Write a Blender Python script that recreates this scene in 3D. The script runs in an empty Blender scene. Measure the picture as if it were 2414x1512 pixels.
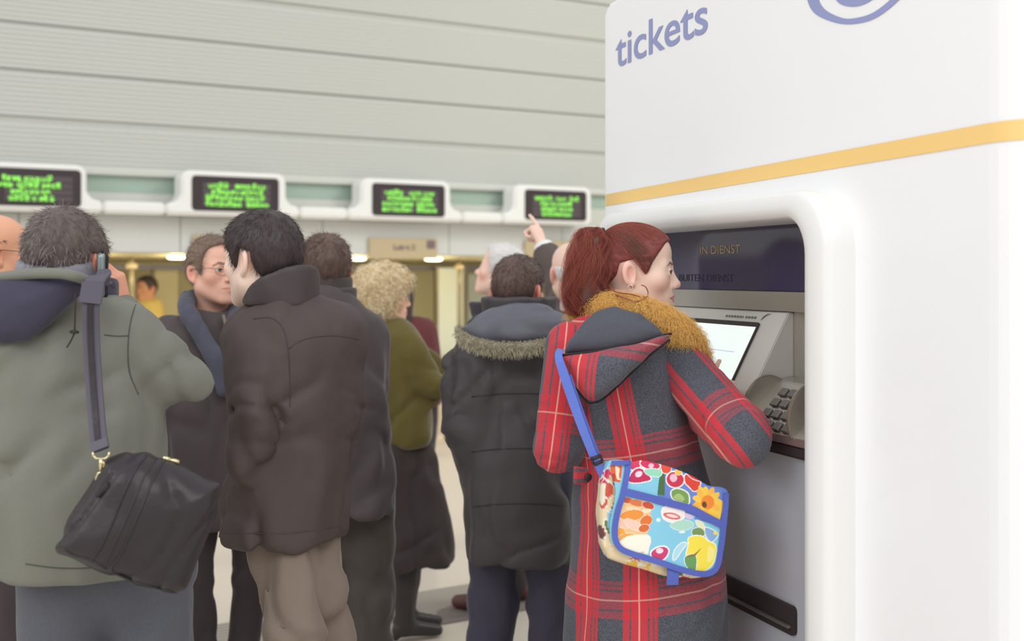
import bpy, bmesh, math, os, time
import numpy as np
from mathutils import Vector, Matrix
T0 = time.time()
F = 2900.0; CX = 1207.0; HY = 650.0; EYE = 1.6      # focal length and horizon in pixels of a 2414 x 1512 frame, eye height
ONLY = os.environ.get('ONLY')
C = bpy.context.scene.collection
PI = math.pi
rng = np.random.default_rng(7)

def pt(px, py, d):
    return np.array([(px-CX)*d/F, d, EYE-(py-HY)*d/F])

# ------------------------------------------------------------------ materials
def srgb(r, g=None, b=None):
    if g is None: r, g, b = r
    f = lambda c: (c/255/12.92) if c/255 <= .04045 else ((c/255+.055)/1.055)**2.4
    return (f(r), f(g), f(b))

def mat(name, col=(.5,.5,.5), rough=.6, metal=0., spec=.3, bump=None, var=None, attr=None, emit=None, sheen=0., coat=0., sss=0., stretch=None, alpha=1., trans=0.):
    m = bpy.data.materials.new(name); m.use_nodes = True
    nt = m.node_tree; N = nt.nodes; L = nt.links
    b = N['Principled BSDF']
    b.inputs['Base Color'].default_value = (*col, 1); b.inputs['Roughness'].default_value = rough
    b.inputs['Metallic'].default_value = metal; b.inputs['Specular IOR Level'].default_value = spec
    b.inputs['Sheen Weight'].default_value = sheen; b.inputs['Coat Weight'].default_value = coat
    b.inputs['Sheen Roughness'].default_value = .4
    if trans: b.inputs['Transmission Weight'].default_value = trans
    if alpha < 1: b.inputs['Alpha'].default_value = alpha
    if sss:
        b.inputs['Subsurface Weight'].default_value = sss; b.inputs['Subsurface Radius'].default_value = (.012,.005,.003)
    if emit is not None:
        b.inputs['Emission Color'].default_value = (*emit[0], 1); b.inputs['Emission Strength'].default_value = emit[1]
    src = None
    if attr:
        a = N.new('ShaderNodeAttribute'); a.attribute_name = attr; src = a.outputs['Color']
    tc = N.new('ShaderNodeTexCoord'); vec = tc.outputs['Object']
    if stretch:
        mp = N.new('ShaderNodeMapping'); mp.inputs['Scale'].default_value = stretch; L.new(vec, mp.inputs['Vector']); vec = mp.outputs['Vector']
    if var:                                # (scale, amount): woven / dyed unevenness of the colour itself
        n = N.new('ShaderNodeTexNoise'); n.inputs['Scale'].default_value = var[0]; n.inputs['Detail'].default_value = 4; L.new(vec, n.inputs['Vector'])
        r = N.new('ShaderNodeMapRange'); r.inputs['To Min'].default_value = 1-var[1]; r.inputs['To Max'].default_value = 1+var[1]
        L.new(n.outputs['Fac'], r.inputs['Value'])
        mx = N.new('ShaderNodeVectorMath'); mx.operation = 'SCALE'
        if src: L.new(src, mx.inputs[0])
        else: mx.inputs[0].default_value = col
        L.new(r.outputs['Result'], mx.inputs['Scale']); src = mx.outputs['Vector']
    if src: L.new(src, b.inputs['Base Color'])
    if bump:                               # list of (scale, strength, distance)
        prev = None
        for sc, st, di in bump:
            n = N.new('ShaderNodeTexNoise'); n.inputs['Scale'].default_value = sc; n.inputs['Detail'].default_value = 3; L.new(vec, n.inputs['Vector'])
            bp = N.new('ShaderNodeBump'); bp.inputs['Strength'].default_value = st; bp.inputs['Distance'].default_value = di
            L.new(n.outputs['Fac'], bp.inputs['Height'])
            if prev: L.new(prev.outputs['Normal'], bp.inputs['Normal'])
            prev = bp
        L.new(prev.outputs['Normal'], b.inputs['Normal'])
    return m

# ------------------------------------------------------------------ objects
def link(o, parent=None):
    C.objects.link(o)
    if parent is not None: o.parent = parent
    return o
def tag(o, label=None, cat=None, group=None, kind=None):
    for k, v in (('label', label), ('category', cat), ('group', group), ('kind', kind)):
        if v: o[k] = v
    return o
def empty(name, loc, label, cat, group=None):
    o = bpy.data.objects.new(name, None); o.location = loc; link(o); tag(o, label, cat, group); return o
def mesh_obj(name, V, Fc, m=None, parent=None, smooth=False, origin=None, attrs=None, cols=None):
    V = np.asarray(V, dtype=np.float64)
    if origin is None and parent is not None: origin = ORG.get(parent.name, (0,0,0))
    if origin is None: origin = (0,0,0)
    V = V-np.asarray(origin)
    me = bpy.data.meshes.new(name)
    if isinstance(Fc, np.ndarray) and Fc.ndim == 2:
        k = Fc.shape[1]
        me.vertices.add(len(V)); me.vertices.foreach_set('co', V.astype(np.float32).ravel())
        me.loops.add(Fc.size); me.loops.foreach_set('vertex_index', Fc.astype(np.int32).ravel())
        me.polygons.add(len(Fc)); me.polygons.foreach_set('loop_start', (np.arange(len(Fc))*k).astype(np.int32))
        me.update(calc_edges=True); me.validate()
    else:
        me.from_pydata([tuple(v) for v in V], [], [tuple(f) for f in Fc])
    if smooth: me.polygons.foreach_set('use_smooth', np.ones(len(me.polygons), dtype=bool))
    if cols is not None:
        a = me.color_attributes.new('Col', 'FLOAT_COLOR', 'POINT')
        a.data.foreach_set('color', np.c_[cols, np.ones(len(cols))].astype(np.float32).ravel())
    for k, v in (attrs or {}).items():
        a = me.attributes.new(k, 'FLOAT_VECTOR', 'POINT'); a.data.foreach_set('vector', np.asarray(v, dtype=np.float32).ravel())
    me.update()
    o = bpy.data.objects.new(name, me)
    if m: me.materials.append(m)
    link(o, parent)
    if parent is None: o.location = origin; ORG[o.name] = np.array(origin, dtype=float)
    return o
ORG = {}                                  # world origin of each top-level thing, by object name
def thing(name, loc, label, cat, group=None):
    o = empty(name, loc, label, cat, group); ORG[o.name] = np.array(loc, dtype=float); return o

class MB:                                 # collects solids, then links them as one mesh object
    def __init__(s): s.V = []; s.F = []
    def add(s, V, Fc):
        b = len(s.V); s.V += [tuple(v) for v in V]; s.F += [tuple(i+b for i in f) for f in Fc]; return s
    def prism(s, A, B):                   # two matching outlines (3-D points) closed into a solid
        n = len(A); Fc = [tuple(range(n))[::-1], tuple(range(n, 2*n))] + [(i, (i+1) % n, n+(i+1) % n, n+i) for i in range(n)]
        return s.add(list(A)+list(B), Fc)
    def box(s, o, u, v, w):               # corner and three edge vectors
        o, u, v, w = map(np.asarray, (o, u, v, w))
        return s.prism([o, o+u, o+u+v, o+v], [o+w, o+u+w, o+u+v+w, o+v+w])
    def tube(s, pts, r, n=10, closed=False):
        V, Fc = tube(pts, r, n, closed); return s.add(V, Fc)
    def build(s, name, m, parent=None, smooth=False, bevel=0., seg=2, origin=None):
        o = mesh_obj(name, s.V, s.F, m, parent, smooth, origin)
        bm = bmesh.new(); bm.from_mesh(o.data); bmesh.ops.recalc_face_normals(bm, faces=bm.faces)
        if bevel: bmesh.ops.bevel(bm, geom=[e for e in bm.edges if e.calc_face_angle(0) > .6], offset=bevel, segments=seg, affect='EDGES', clamp_overlap=True)
        bm.to_mesh(o.data); bm.free()
        return o
def tube(pts, r, n=10, closed=False):
    P = np.asarray(pts, dtype=float); m = len(P)
    R = np.full(m, r) if np.isscalar(r) else np.asarray(r, dtype=float)
    T = np.gradient(P, axis=0) if not closed else np.roll(P, -1, 0)-np.roll(P, 1, 0)
    T /= np.linalg.norm(T, axis=1)[:, None]+1e-12
    up = np.array([0,0,1.]) if abs(T[0][2]) < .9 else np.array([1.,0,0])
    V = []; a = np.cross(T[0], up); a /= np.linalg.norm(a)
    for i in range(m):
        a = a-T[i]*np.dot(a, T[i]); a /= np.linalg.norm(a)+1e-12; b = np.cross(T[i], a)
        for k in range(n):
            t = 2*PI*k/n; V.append(P[i]+R[i]*(math.cos(t)*a+math.sin(t)*b))
    Fc = []
    for i in range(m if closed else m-1):
        for k in range(n):
            j = (i+1) % m; Fc.append((i*n+k, i*n+(k+1) % n, j*n+(k+1) % n, j*n+k))
    if not closed: Fc += [tuple(range(n))[::-1], tuple((m-1)*n+k for k in range(n))]
    return V, Fc
def spline(pts, n=8, closed=False):       # Catmull-Rom through the points
    P = np.asarray(pts, dtype=float); m = len(P); out = []
    for i in range(m if closed else m-1):
        p0, p1, p2, p3 = (P[(i+k) % m] if closed else P[min(max(i+k, 0), m-1)] for k in (-1, 0, 1, 2))
        for t in np.linspace(0, 1, n, endpoint=False):
            out.append(.5*((2*p1)+(-p0+p2)*t+(2*p0-5*p1+4*p2-p3)*t*t+(-p0+3*p1-3*p2+p3)*t**3))
    if not closed: out.append(P[-1])
    return np.array(out)
def rrect(x0, y0, x1, y1, r, n=8):        # rounded rectangle, r a number or four (bl, br, tr, tl)
    r = [r]*4 if np.isscalar(r) else r; out = []
    for (cx, cy, sx, sy, a, q) in ((x0, y0, 1, 1, PI, r[0]), (x1, y0, -1, 1, 1.5*PI, r[1]), (x1, y1, -1, -1, 0, r[2]), (x0, y1, 1, -1, .5*PI, r[3])):
        if q == 0: out.append((cx, cy)); continue
        for k in range(n+1):
            t = a+k*PI/2/n; out.append((cx+sx*q+q*math.cos(t), cy+sy*q+q*math.sin(t)))
    return out

# ------------------------------------------------------------------ signed distances
def sub(P, c): return P-np.asarray(c, dtype=np.float32)
def ln(q): return np.sqrt(np.einsum('ij,ij->i', q, q))
def sph(P, c, r): return ln(sub(P, c))-r
def ell(P, c, r):
    q = sub(P, c); r = np.asarray(r, dtype=np.float32)
    k0 = ln(q/r); k1 = ln(q/(r*r))+1e-9
    return k0*(k0-1)/k1
def cap(P, a, b, ra, rb=None):
    rb = ra if rb is None else rb
    a = np.asarray(a, dtype=np.float32); ba = np.asarray(b, dtype=np.float32)-a; q = P-a
    h = np.clip(q@ba/(ba@ba+1e-12), 0, 1)
    return ln(q-h[:, None]*ba)-(ra+(rb-ra)*h)
def chain(P, pts, rs, k=.02):
    d = cap(P, pts[0], pts[1], rs[0], rs[1])
    for i in range(1, len(pts)-1): d = smin(d, cap(P, pts[i], pts[i+1], rs[i], rs[i+1]), k)
    return d
def smin(a, b, k):
    h = np.maximum(k-np.abs(a-b), 0)/k
    return np.minimum(a, b)-h*h*k*.25
def smax(a, b, k): return -smin(-a, -b, k)
def dense(prof):                          # smooth the (z, ...) rows of a body profile
    A = spline(np.array(sorted(prof), dtype=float), 6); A[:, 0] = np.maximum.accumulate(A[:, 0]); return A
def loft(q, A, n=2.3):                    # q in the body frame; A rows z, rx, ry, cx, cy
    z = q[:, 2]; rx, ry, cx, cy = (np.interp(z, A[:, 0], A[:, i]) for i in (1, 2, 3, 4))
    k = (np.abs((q[:, 0]-cx)/rx)**n+np.abs((q[:, 1]-cy)/ry)**n)**(1/n)
    d = (k-1)*np.minimum(rx, ry)
    e = np.maximum(A[0, 0]-z, z-A[-1, 0])
    return smax(d, e, .03)
def poly2(q, poly):                       # signed distance to a closed 2-D polygon, negative inside
    V = np.asarray(poly, dtype=np.float32); n = len(V)
    d = np.full(len(q), 1e9, dtype=np.float32); s = np.ones(len(q), dtype=np.float32)
    for i in range(n):
        a = V[i]; b = V[i-1]; e = b-a; w = q-a
        h = np.clip((w@e)/(e@e+1e-12), 0, 1); r = w-h[:, None]*e
        d = np.minimum(d, np.einsum('ij,ij->i', r, r))
        c1 = q[:, 1] >= a[1]; c2 = q[:, 1] < b[1]; c3 = e[0]*w[:, 1] > e[1]*w[:, 0]
        f = (c1 & c2 & c3) | (~c1 & ~c2 & ~c3); s[f] *= -1
    return s*np.sqrt(d)
def hashn(i, j, k, seed):
    h = (i*374761393+j*668265263+k*2147483647+seed*1274126177).astype(np.int64) & 0xffffffff
    h = ((h ^ (h >> 13))*1274126177) & 0xffffffff
    return ((h ^ (h >> 16)) & 0xffff).astype(np.float32)/65535.
def noise(P, scale, seed=0):              # smooth value noise in -1..1; scale a number or three lengths
    q = P/np.asarray(scale, dtype=np.float32); i = np.floor(q); f = q-i; f = f*f*(3-2*f); i = i.astype(np.int64)
    r = 0
    for dx in (0, 1):
        for dy in (0, 1):
            for dz in (0, 1):
                w = (f[:, 0] if dx else 1-f[:, 0])*(f[:, 1] if dy else 1-f[:, 1])*(f[:, 2] if dz else 1-f[:, 2])
                r = r+w*hashn(i[:, 0]+dx, i[:, 1]+dy, i[:, 2]+dz, seed)
    return r*2-1
def ridge(P, scale, seed=0): return 1-2*np.abs(noise(P, scale, seed))   # creases

def axis_nodes(lo, hi, step, fine=()):    # grid coordinates, finer inside the given (a, b, step) ranges
    out = [lo]
    while out[-1] < hi:
        x = out[-1]; s = step
        for a, b, st in fine:
            if a-1e-6 <= x < b: s = min(s, st)
            elif x < a < x+s: s = min(s, max(a-x, st))
        out.append(x+s)
    return np.array(out, dtype=np.float32)
def net(f, lo, hi, step, fine=None, B=6):
    """Surface net of f = 0 on a rectilinear grid; blocks far from the surface are skipped."""
    ax = [axis_nodes(lo[i], hi[i], step, (fine or ((), (), ()))[i]) for i in range(3)]
    n = [len(a) for a in ax]; G = np.empty(n, dtype=np.float32)
    nb = [(m+B-1)//B for m in n]
    cen, hal = [], []
    for a, m, k in zip(ax, n, nb):
        l = a[np.arange(k)*B]; h = a[np.minimum(np.arange(k)*B+B, m-1)]; cen.append((l+h)/2); hal.append((h-l)/2)
    Bc = np.stack(np.meshgrid(*cen, indexing='ij'), -1).reshape(-1, 3); Bh = ln(np.stack(np.meshgrid(*hal, indexing='ij'), -1).reshape(-1, 3))
    D = f(Bc)
    near = np.abs(D) < Bh*1.5+.012
    idx = [np.minimum(np.arange(k*B).reshape(k, B), m-1) for k, m in zip(nb, n)]
    Bi = np.stack(np.meshgrid(*[np.arange(k) for k in nb], indexing='ij'), -1).reshape(-1, 3)
    Gb = np.repeat(np.repeat(np.repeat(D.reshape(nb), B, 0), B, 1), B, 2)[:n[0], :n[1], :n[2]]
    G[:] = Gb
    nz = np.where(near)[0]
    for c0 in range(0, len(nz), 2500):
        b = Bi[nz[c0:c0+2500]]
        I = idx[0][b[:, 0]][:, :, None, None]; J = idx[1][b[:, 1]][:, None, :, None]; K = idx[2][b[:, 2]][:, None, None, :]
        I, J, K = (np.broadcast_to(x, (len(b), B, B, B)).ravel() for x in (I, J, K))
        G[I, J, K] = f(np.stack([ax[0][I], ax[1][J], ax[2][K]], 1))
    S = G < 0
    cnt = sum(S[a:n[0]-1+a, b:n[1]-1+b, c:n[2]-1+c].astype(np.int8) for a in (0, 1) for b in (0, 1) for c in (0, 1))
    act = (cnt > 0) & (cnt < 8)
    ci, cj, ck = np.where(act); m = len(ci)
    vid = np.full(act.shape, -1, dtype=np.int64); vid[ci, cj, ck] = np.arange(m)
    acc = np.zeros((m, 3), dtype=np.float64); w = np.zeros(m)
    for axn in range(3):
        for a in (0, 1):
            for b in (0, 1):
                o0 = [0, 0, 0]; o0[(axn+1) % 3] = a; o0[(axn+2) % 3] = b; o1 = list(o0); o1[axn] = 1
                i0 = (ci+o0[0], cj+o0[1], ck+o0[2]); i1 = (ci+o1[0], cj+o1[1], ck+o1[2])
                g0 = G[i0]; g1 = G[i1]; x = (g0 < 0) != (g1 < 0)
                t = np.where(x, g0/np.where(g0 == g1, 1, g0-g1), 0)
                p0 = np.stack([ax[i][i0[i]] for i in range(3)], 1); p1 = np.stack([ax[i][i1[i]] for i in range(3)], 1)
                acc += np.where(x[:, None], p0+t[:, None]*(p1-p0), 0); w += x
    V = acc/w[:, None]
    Q = []
    for axn in range(3):
        u, v = (axn+1) % 3, (axn+2) % 3
        s0 = [slice(0, None)]*3; s1 = [slice(0, None)]*3
        s0[axn] = slice(0, -1); s1[axn] = slice(1, None)
        A = S[tuple(s0)]; Bq = S[tuple(s1)]
        e = np.argwhere(A != Bq)
        ok = (e[:, u] > 0) & (e[:, v] > 0) & (e[:, u] < n[u]-1) & (e[:, v] < n[v]-1); e = e[ok]
        fl = A[tuple(e.T)]
        def cell(du, dv):
            x = e.copy(); x[:, u] -= du; x[:, v] -= dv; return vid[tuple(x.T)]
        q = np.stack([cell(1, 1), cell(0, 1), cell(0, 0), cell(1, 0)], 1)
        q[~fl] = q[~fl][:, ::-1]
        Q.append(q)
    return V, np.concatenate(Q)
def relax(V, Q, it=1, lam=.5):            # Laplacian smoothing over the quads' edges
    if not it: return V
    E = np.concatenate([Q[:, [i, (i+1) % 4]] for i in range(4)])
    for _ in range(it):
        A = np.zeros_like(V); w = np.zeros(len(V))
        for i in range(3): A[:, i] = np.bincount(E[:, 0], V[E[:, 1], i], len(V))+np.bincount(E[:, 1], V[E[:, 0], i], len(V))
        w = np.bincount(E[:, 0], minlength=len(V))+np.bincount(E[:, 1], minlength=len(V))
        V = V+lam*(A/np.maximum(w, 1)[:, None]-V)
    return V
def vnormals(V, Q):
    n = np.cross(V[Q[:, 2]]-V[Q[:, 0]], V[Q[:, 3]]-V[Q[:, 1]]); N = np.zeros_like(V)
    for k in range(4):
        for i in range(3): N[:, i] += np.bincount(Q[:, k], n[:, i], len(V))
    return N/(np.linalg.norm(N, axis=1)[:, None]+1e-12)
def solid(name, f, lo, hi, step, m, parent=None, it=1, fine=None, colf=None, attrf=None, origin=None):
    V, Q = net(f, lo, hi, step, fine)
    V = relax(V, Q, it)
    o = mesh_obj(name, V, Q, m, parent, True, origin, cols=None if colf is None else colf(V), attrs=None if attrf is None else {'weave': attrf(V)})
    return o, V, Q
def rotz(a): c, s = math.cos(a), math.sin(a); return np.array([[c, -s, 0], [s, c, 0], [0, 0, 1.]])
def rotx(a): c, s = math.cos(a), math.sin(a); return np.array([[1, 0, 0], [0, c, -s], [0, s, c.real]])
def roty(a): c, s = math.cos(a), math.sin(a); return np.array([[c, 0, s], [0, 1, 0], [-s, 0, c]])
D2R = PI/180

class Plane:                              # a plane standing in the hall, met by rays through pixels of the photograph
    def __init__(s, px, py, d, yaw=0., pitch=0.):
        s.o = pt(px, py, d); R = rotz(yaw*D2R)@rotx(pitch*D2R); s.u, s.n, s.v = R[:, 0], R[:, 1], R[:, 2]
    def at(s, px, py):                    # pixel -> in-plane coordinates
        r = np.array([(px-CX)/F, 1, -(py-HY)/F]); e = np.array([0, 0, EYE])
        t = np.dot(s.o-e, s.n)/np.dot(r, s.n); x = e+t*r-s.o
        return np.array([x@s.u, x@s.v])
    def w(s, px, py, off=0.): a = s.at(px, py); return s.o+s.u*a[0]+s.v*a[1]+s.n*off
    def loc(s, P): q = P-s.o.astype(np.float32); return np.stack([q@s.u, q@s.v, q@s.n], 1).astype(np.float32)
    def poly(s, pts): return np.array([s.at(*p) for p in pts])
def pillow(P, pl, poly, r=.01, bulge=.03, c=.04, k=.02, bend=None):
    """A stuffed shape: the outline's own thickness r at the rim, swelling towards the middle."""
    q = pl.loc(P); d2 = poly2(q[:, :2], poly)
    z = q[:, 2] if bend is None else q[:, 2]-bend(q[:, 0], q[:, 1])
    h = r+bulge*(1-np.exp(np.minimum(d2, 0)/c))
    return smax(d2, np.abs(z)-h, k)
def strands(name, roots, pts_fn, npts, radius, m, parent, tip=.25):
    """Hair or fur as curves: pts_fn(roots) -> (n, npts, 3) in world space."""
    X = pts_fn(roots)-ORG.get(parent.name if parent.parent is None else parent.parent.name, np.zeros(3))
    c = bpy.data.hair_curves.new(name); c.add_curves([npts]*len(X))
    c.attributes['position'].data.foreach_set('vector', X.astype(np.float32).ravel())
    a = c.attributes.new('radius', 'FLOAT', 'POINT'); a.data.foreach_set('value', np.tile(radius*np.linspace(1, tip, npts), len(X)).astype(np.float32))
    c.materials.append(m)
    o = bpy.data.objects.new(name, c); link(o, parent); return o
# ------------------------------------------------------------------ materials of the hall
M = {}
M['white'] = mat('white_lacquer', srgb(247,248,249), .35, spec=.4, coat=.2)
M['frame_white'] = mat('white_moulding', srgb(238,238,236), .3, spec=.4)
M['wall'] = mat('ribbed_wall_panel', srgb(201,203,197), .55, spec=.25, var=(.25,.05), stretch=(1,1,.3))
M['glass_strip'] = mat('green_glass_strip', srgb(172,192,178), .25, spec=.5)
M['ledge'] = mat('grey_ledge', srgb(205,207,198), .5)
M['fascia'] = mat('pale_grey_fascia', srgb(214,216,213), .5, var=(2.,.02))
M['plastic'] = mat('white_plastic_housing', srgb(240,240,236), .35, spec=.4)
M['screen_black'] = mat('black_display_glass', srgb(62,52,54), .3, spec=.4)
M['led_off'] = mat('unlit_led_row', srgb(92,84,86), .6)
M['led'] = mat('green_led', (.02,.1,.01), .5, emit=(srgb(142,236,88), 1.3))
M['sign'] = mat('beige_sign_plate', srgb(198,182,148), .5, var=(3.,.04))
M['sign_ink'] = mat('grey_violet_ink', srgb(128,112,116), .6)
M['lamp'] = mat('lamp_glow', (1,1,1), .5, emit=((1.,.93,.66), 6.))
M['inner_wall'] = mat('pale_yellow_wall', srgb(222,212,168), .6, var=(.8,.05))
M['inner_panel'] = mat('pale_green_panel', srgb(232,238,222), .35, spec=.4)
M['inner_soffit'] = mat('beige_soffit', srgb(205,196,160), .5)
M['dark_beam'] = mat('blue_grey_beam', srgb(120,120,130), .5)
M['post'] = mat('bronze_post', srgb(150,138,112), .4, metal=.4)
M['counter'] = mat('beige_counter_front', srgb(212,198,170), .5, var=(2.,.03))
M['floor'] = mat('pale_stone_floor', srgb(220,209,195), .42, spec=.35, var=(1.2,.03), bump=[(60,.04,.002)])
M['mat'] = mat('ribbed_grey_mat', srgb(176,168,157), .8, var=(40,.06))
M['strip_grey'] = mat('dark_grey_strip', srgb(138,128,121), .85, var=(60,.08))
M['dark'] = mat('dark_plastic', srgb(70,66,68), .5)
M['chair'] = mat('beige_chair_shell', srgb(226,206,158), .5)

W = Plane(1010, HY, 12., 30.8)
def wp(a, z, off=0.): return W.o+W.u*a+np.array([0,0,z-EYE])+W.n*off
def wa(px, off=0.):                       # along-wall coordinate under a pixel column, on the plane off behind the wall
    pl = Plane(1010, HY, 12., 30.8); pl.o = pl.o+pl.n*off; return pl.at(px, HY)[0]
def along(name, prof, a0, a1, m, bevel=0., parent=None, kind='structure'):   # (off, z) outline drawn out along the wall
    mb = MB(); mb.prism([wp(a0, z, o) for o, z in prof], [wp(a1, z, o) for o, z in prof])
    o = mb.build(name, m, parent, bevel=bevel)
    if kind and parent is None: tag(o, kind=kind)
    return o

# ------------------------------------------------------------------ floor, back wall
A0, A1 = -13., 12.
ob = MB().prism([(-14,-3,-.1),(16,-3,-.1),(16,24,-.1),(-14,24,-.1)], [(-14,-3,0),(16,-3,0),(16,24,0),(-14,24,0)]).build('floor', M['floor'])
tag(ob, 'pale stone floor of the hall', kind='structure')
prof = []; z = 2.50
seams = [2.87+.397*k for k in range(12)]
while z < 7.2:                             # broad shallow ribs, a groove at each panel joint
    near = [s for s in seams if abs(s-z) < .02]
    prof += [(-.012, z), (-.012, z+.024), (-.003, z+.029), (-.003, z+.035)] if not near else [(.03, z), (.03, z+.024)]
    z += .0397 if not near else .0290
prof = [(.2, 2.50)]+prof+[(.2, prof[-1][1])]
ob = along('wall_back', prof[::-1], A0, A1, M['wall']); tag(ob, 'tall grey-green wall of horizontal ribbed panels')
ob = along('trim_1', [(-.02,2.45),(-.05,2.455),(-.05,2.485),(-.02,2.52),(.2,2.52),(.2,2.45)], A0, A1, M['ledge'])
ob = along('trim_2', [(.03,2.30),(.03,2.452),(.2,2.452),(.2,2.30)], A0, A1, M['glass_strip'])
ob = along('trim_3', [(-.04,2.10),(-.04,2.29),(-.02,2.305),(.2,2.305),(.2,2.10)], A0, A1, M['ledge'])
mb = MB()                                  # fascia boards with open joints
aw = np.arange(A0, A1, 1.32)
for a in aw: mb.prism([wp(a, z, o) for o, z in ((-.06,1.80),(-.06,2.11),(.2,2.11),(.2,1.80))], [wp(a+1.312, z, o) for o, z in ((-.06,1.80),(-.06,2.11),(.2,2.11),(.2,1.80))])
ob = mb.build('wall_fascia', M['fascia']); tag(ob, 'pale grey fascia boards above the ticket counters', kind='structure')
ob = along('ceiling', [(.0,1.79),(.0,1.86),(3.2,1.86),(3.2,1.74),(.9,1.76)], A0, A1, M['inner_soffit']); tag(ob, 'beige soffit over the ticket counters')
ob = along('wall_inner', [(2.6,0),(2.6,1.76),(2.8,1.76),(2.8,0)], A0, A1, M['inner_wall']); tag(ob, 'pale yellow wall behind the ticket counters')
ob = along('trim_4', [(1.3,1.66),(1.3,1.70),(1.42,1.70),(1.42,1.66)], A0, A1, M['dark_beam'])

# ------------------------------------------------------------------ ticket counter and what stands behind it
t = thing('ticket_counter', wp(0, 0, .35), 'long beige ticket counter running under the grey fascia', 'counter')
along('counter_front', [(.3,0),(.3,.70),(.36,.70),(.36,0)], -9., 9., M['counter'], parent=t)
along('counter_top', [(.22,.70),(.22,.74),(.95,.74),(.95,.70)], -9., 9., M['sign'], parent=t, bevel=.006)
def partition(px0, px1, off, z0, z1, label, m, th=.04):
    a0, a1 = wa(px0, off), wa(px1, off)
    t = thing('partition_panel', wp((a0+a1)/2, z0, off), label, 'partition', 'partition panels behind the counters')
    mb = MB(); mb.prism([wp(a, z, off) for a, z in ((a0,z0),(a1,z0),(a1,z1),(a0,z1))], [wp(a, z, off+th) for a, z in ((a0,z0),(a1,z0),(a1,z1),(a0,z1))])
    mb.build('panel', m, t, bevel=.006)
    f = MB()
    for a in (a0, a1): f.box(wp(a-.012, z0, off-.012), W.u*.024, (0,0,z1-z0), W.n*(th+.024))
    f.build('frame', M['post'], t)
partition(1030, 1094, 1.2, 0, 1.685, 'bright pale green panel standing between the red coat and the white-haired man', M['inner_panel'])
partition(1100, 1210, 1.9, 0, 1.63, 'dimmer pale panel right beside the white-haired man, set further back', M['inner_panel'])
partition(968, 1026, 1.9, 0, 1.70, 'yellowish panel just right of the blonde curly hair', M['inner_wall'])
partition(362, 424, 1.75, 0, 1.665, 'tall yellow-beige panel left of the man in glasses and scarf', M['inner_wall'])
for px, lab in ((310, 'slim bronze post above the green parka shoulder'), (1083, 'slim bronze post above the bright pale panel')):
    off = .55; a = wa(px, off); t = thing('counter_post', wp(a, .74, off), lab, 'post', 'slim posts on the ticket counter')
    MB().tube([wp(a, .74, off), wp(a, 1.0, off), wp(a, 1.5, off), wp(a, 1.79, off)], .022, 12).build('shaft', M['post'], t, True)
    MB().tube([wp(a, 1.66, off), wp(a, 1.70, off), wp(a, 1.72, off)], [.05,.05,.024], 14).build('bracket', M['sign'], t, True)
a = wa(985, .7); t = thing('desk_monitor', wp(a, .74, .7), 'small dark monitor on the ticket counter beside the dark red coat', 'monitor')
MB().box(wp(a-.13, .84, .7), W.u*.26, (0,0,.15), W.n*.03).build('screen_case', M['dark'], t, bevel=.006)
MB().box(wp(a-.03, .74, .71), W.u*.06, (0,0,.11), W.n*.02).build('stand', M['dark'], t)
MB().box(wp(a-.09, .74, .66), W.u*.18, (0,0,.012), W.n*.12).build('base', M['dark'], t, bevel=.004)
off = -.25; a = wa(1030, off); t = thing('waiting_chair', wp(a, 0, off), 'beige shell chair standing in front of the ticket counter', 'chair')
seat = [wp(a-.2, .43, off-.2), wp(a+.2, .43, off-.2), wp(a+.2, .41, off+.2), wp(a-.2, .41, off+.2)]
MB().prism(seat, [p+np.array([0,0,.025]) for p in seat]).build('seat', M['chair'], t, bevel=.01)
bk = [wp(a-.2, .46, off-.16), wp(a+.2, .46, off-.16), wp(a+.19, .80, off-.24), wp(a-.19, .80, off-.24)]
MB().prism(bk, [p+W.n*.025 for p in bk]).build('backrest', M['chair'], t, bevel=.01)
for x, y in ((-.17,-.17),(.17,-.17),(.17,.17),(-.17,.17)):
    MB().tube([wp(a+x*1.1, 0, off+y*1.1), wp(a+x*1.05, .2, off+y*1.05), wp(a+x, .43, off+y)], .011, 8).build('leg', M['post'], t, True)

# ------------------------------------------------------------------ downlights under the soffit
for px, lab in ((1022, 'glowing downlight under the soffit, right of the counter sign'), (841, 'glowing downlight above the blonde curly hair'), (418, 'glowing downlight over the man in glasses and scarf'), (1200, 'glowing downlight above the white-haired man'), (628, 'downlight hidden behind the head of the leather jacket man'), (215, 'downlight hidden behind the phone and ear of the green parka man')):
    off = .25; a = wa(px, off); t = thing('downlight', wp(a, 1.79, off), lab, 'ceiling light', 'round downlights over the counters')
    MB().tube([wp(a, 1.80, off), wp(a, 1.775, off), wp(a, 1.772, off)], [.10,.10,.09], 20).build('rim', M['ledge'], t)
    MB().tube([wp(a, 1.776, off), wp(a, 1.757, off), wp(a, 1.750, off)], [.086,.086,.06], 20).build('lamp', M['lamp'], t, True)
    l = bpy.data.lights.new('downlight_glow', 'POINT'); l.energy = 6; l.color = (1,.86,.55); l.shadow_soft_size = .08
    o = bpy.data.objects.new('downlight_glow', l); o.location = wp(a, 1.68, off); link(o)

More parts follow.
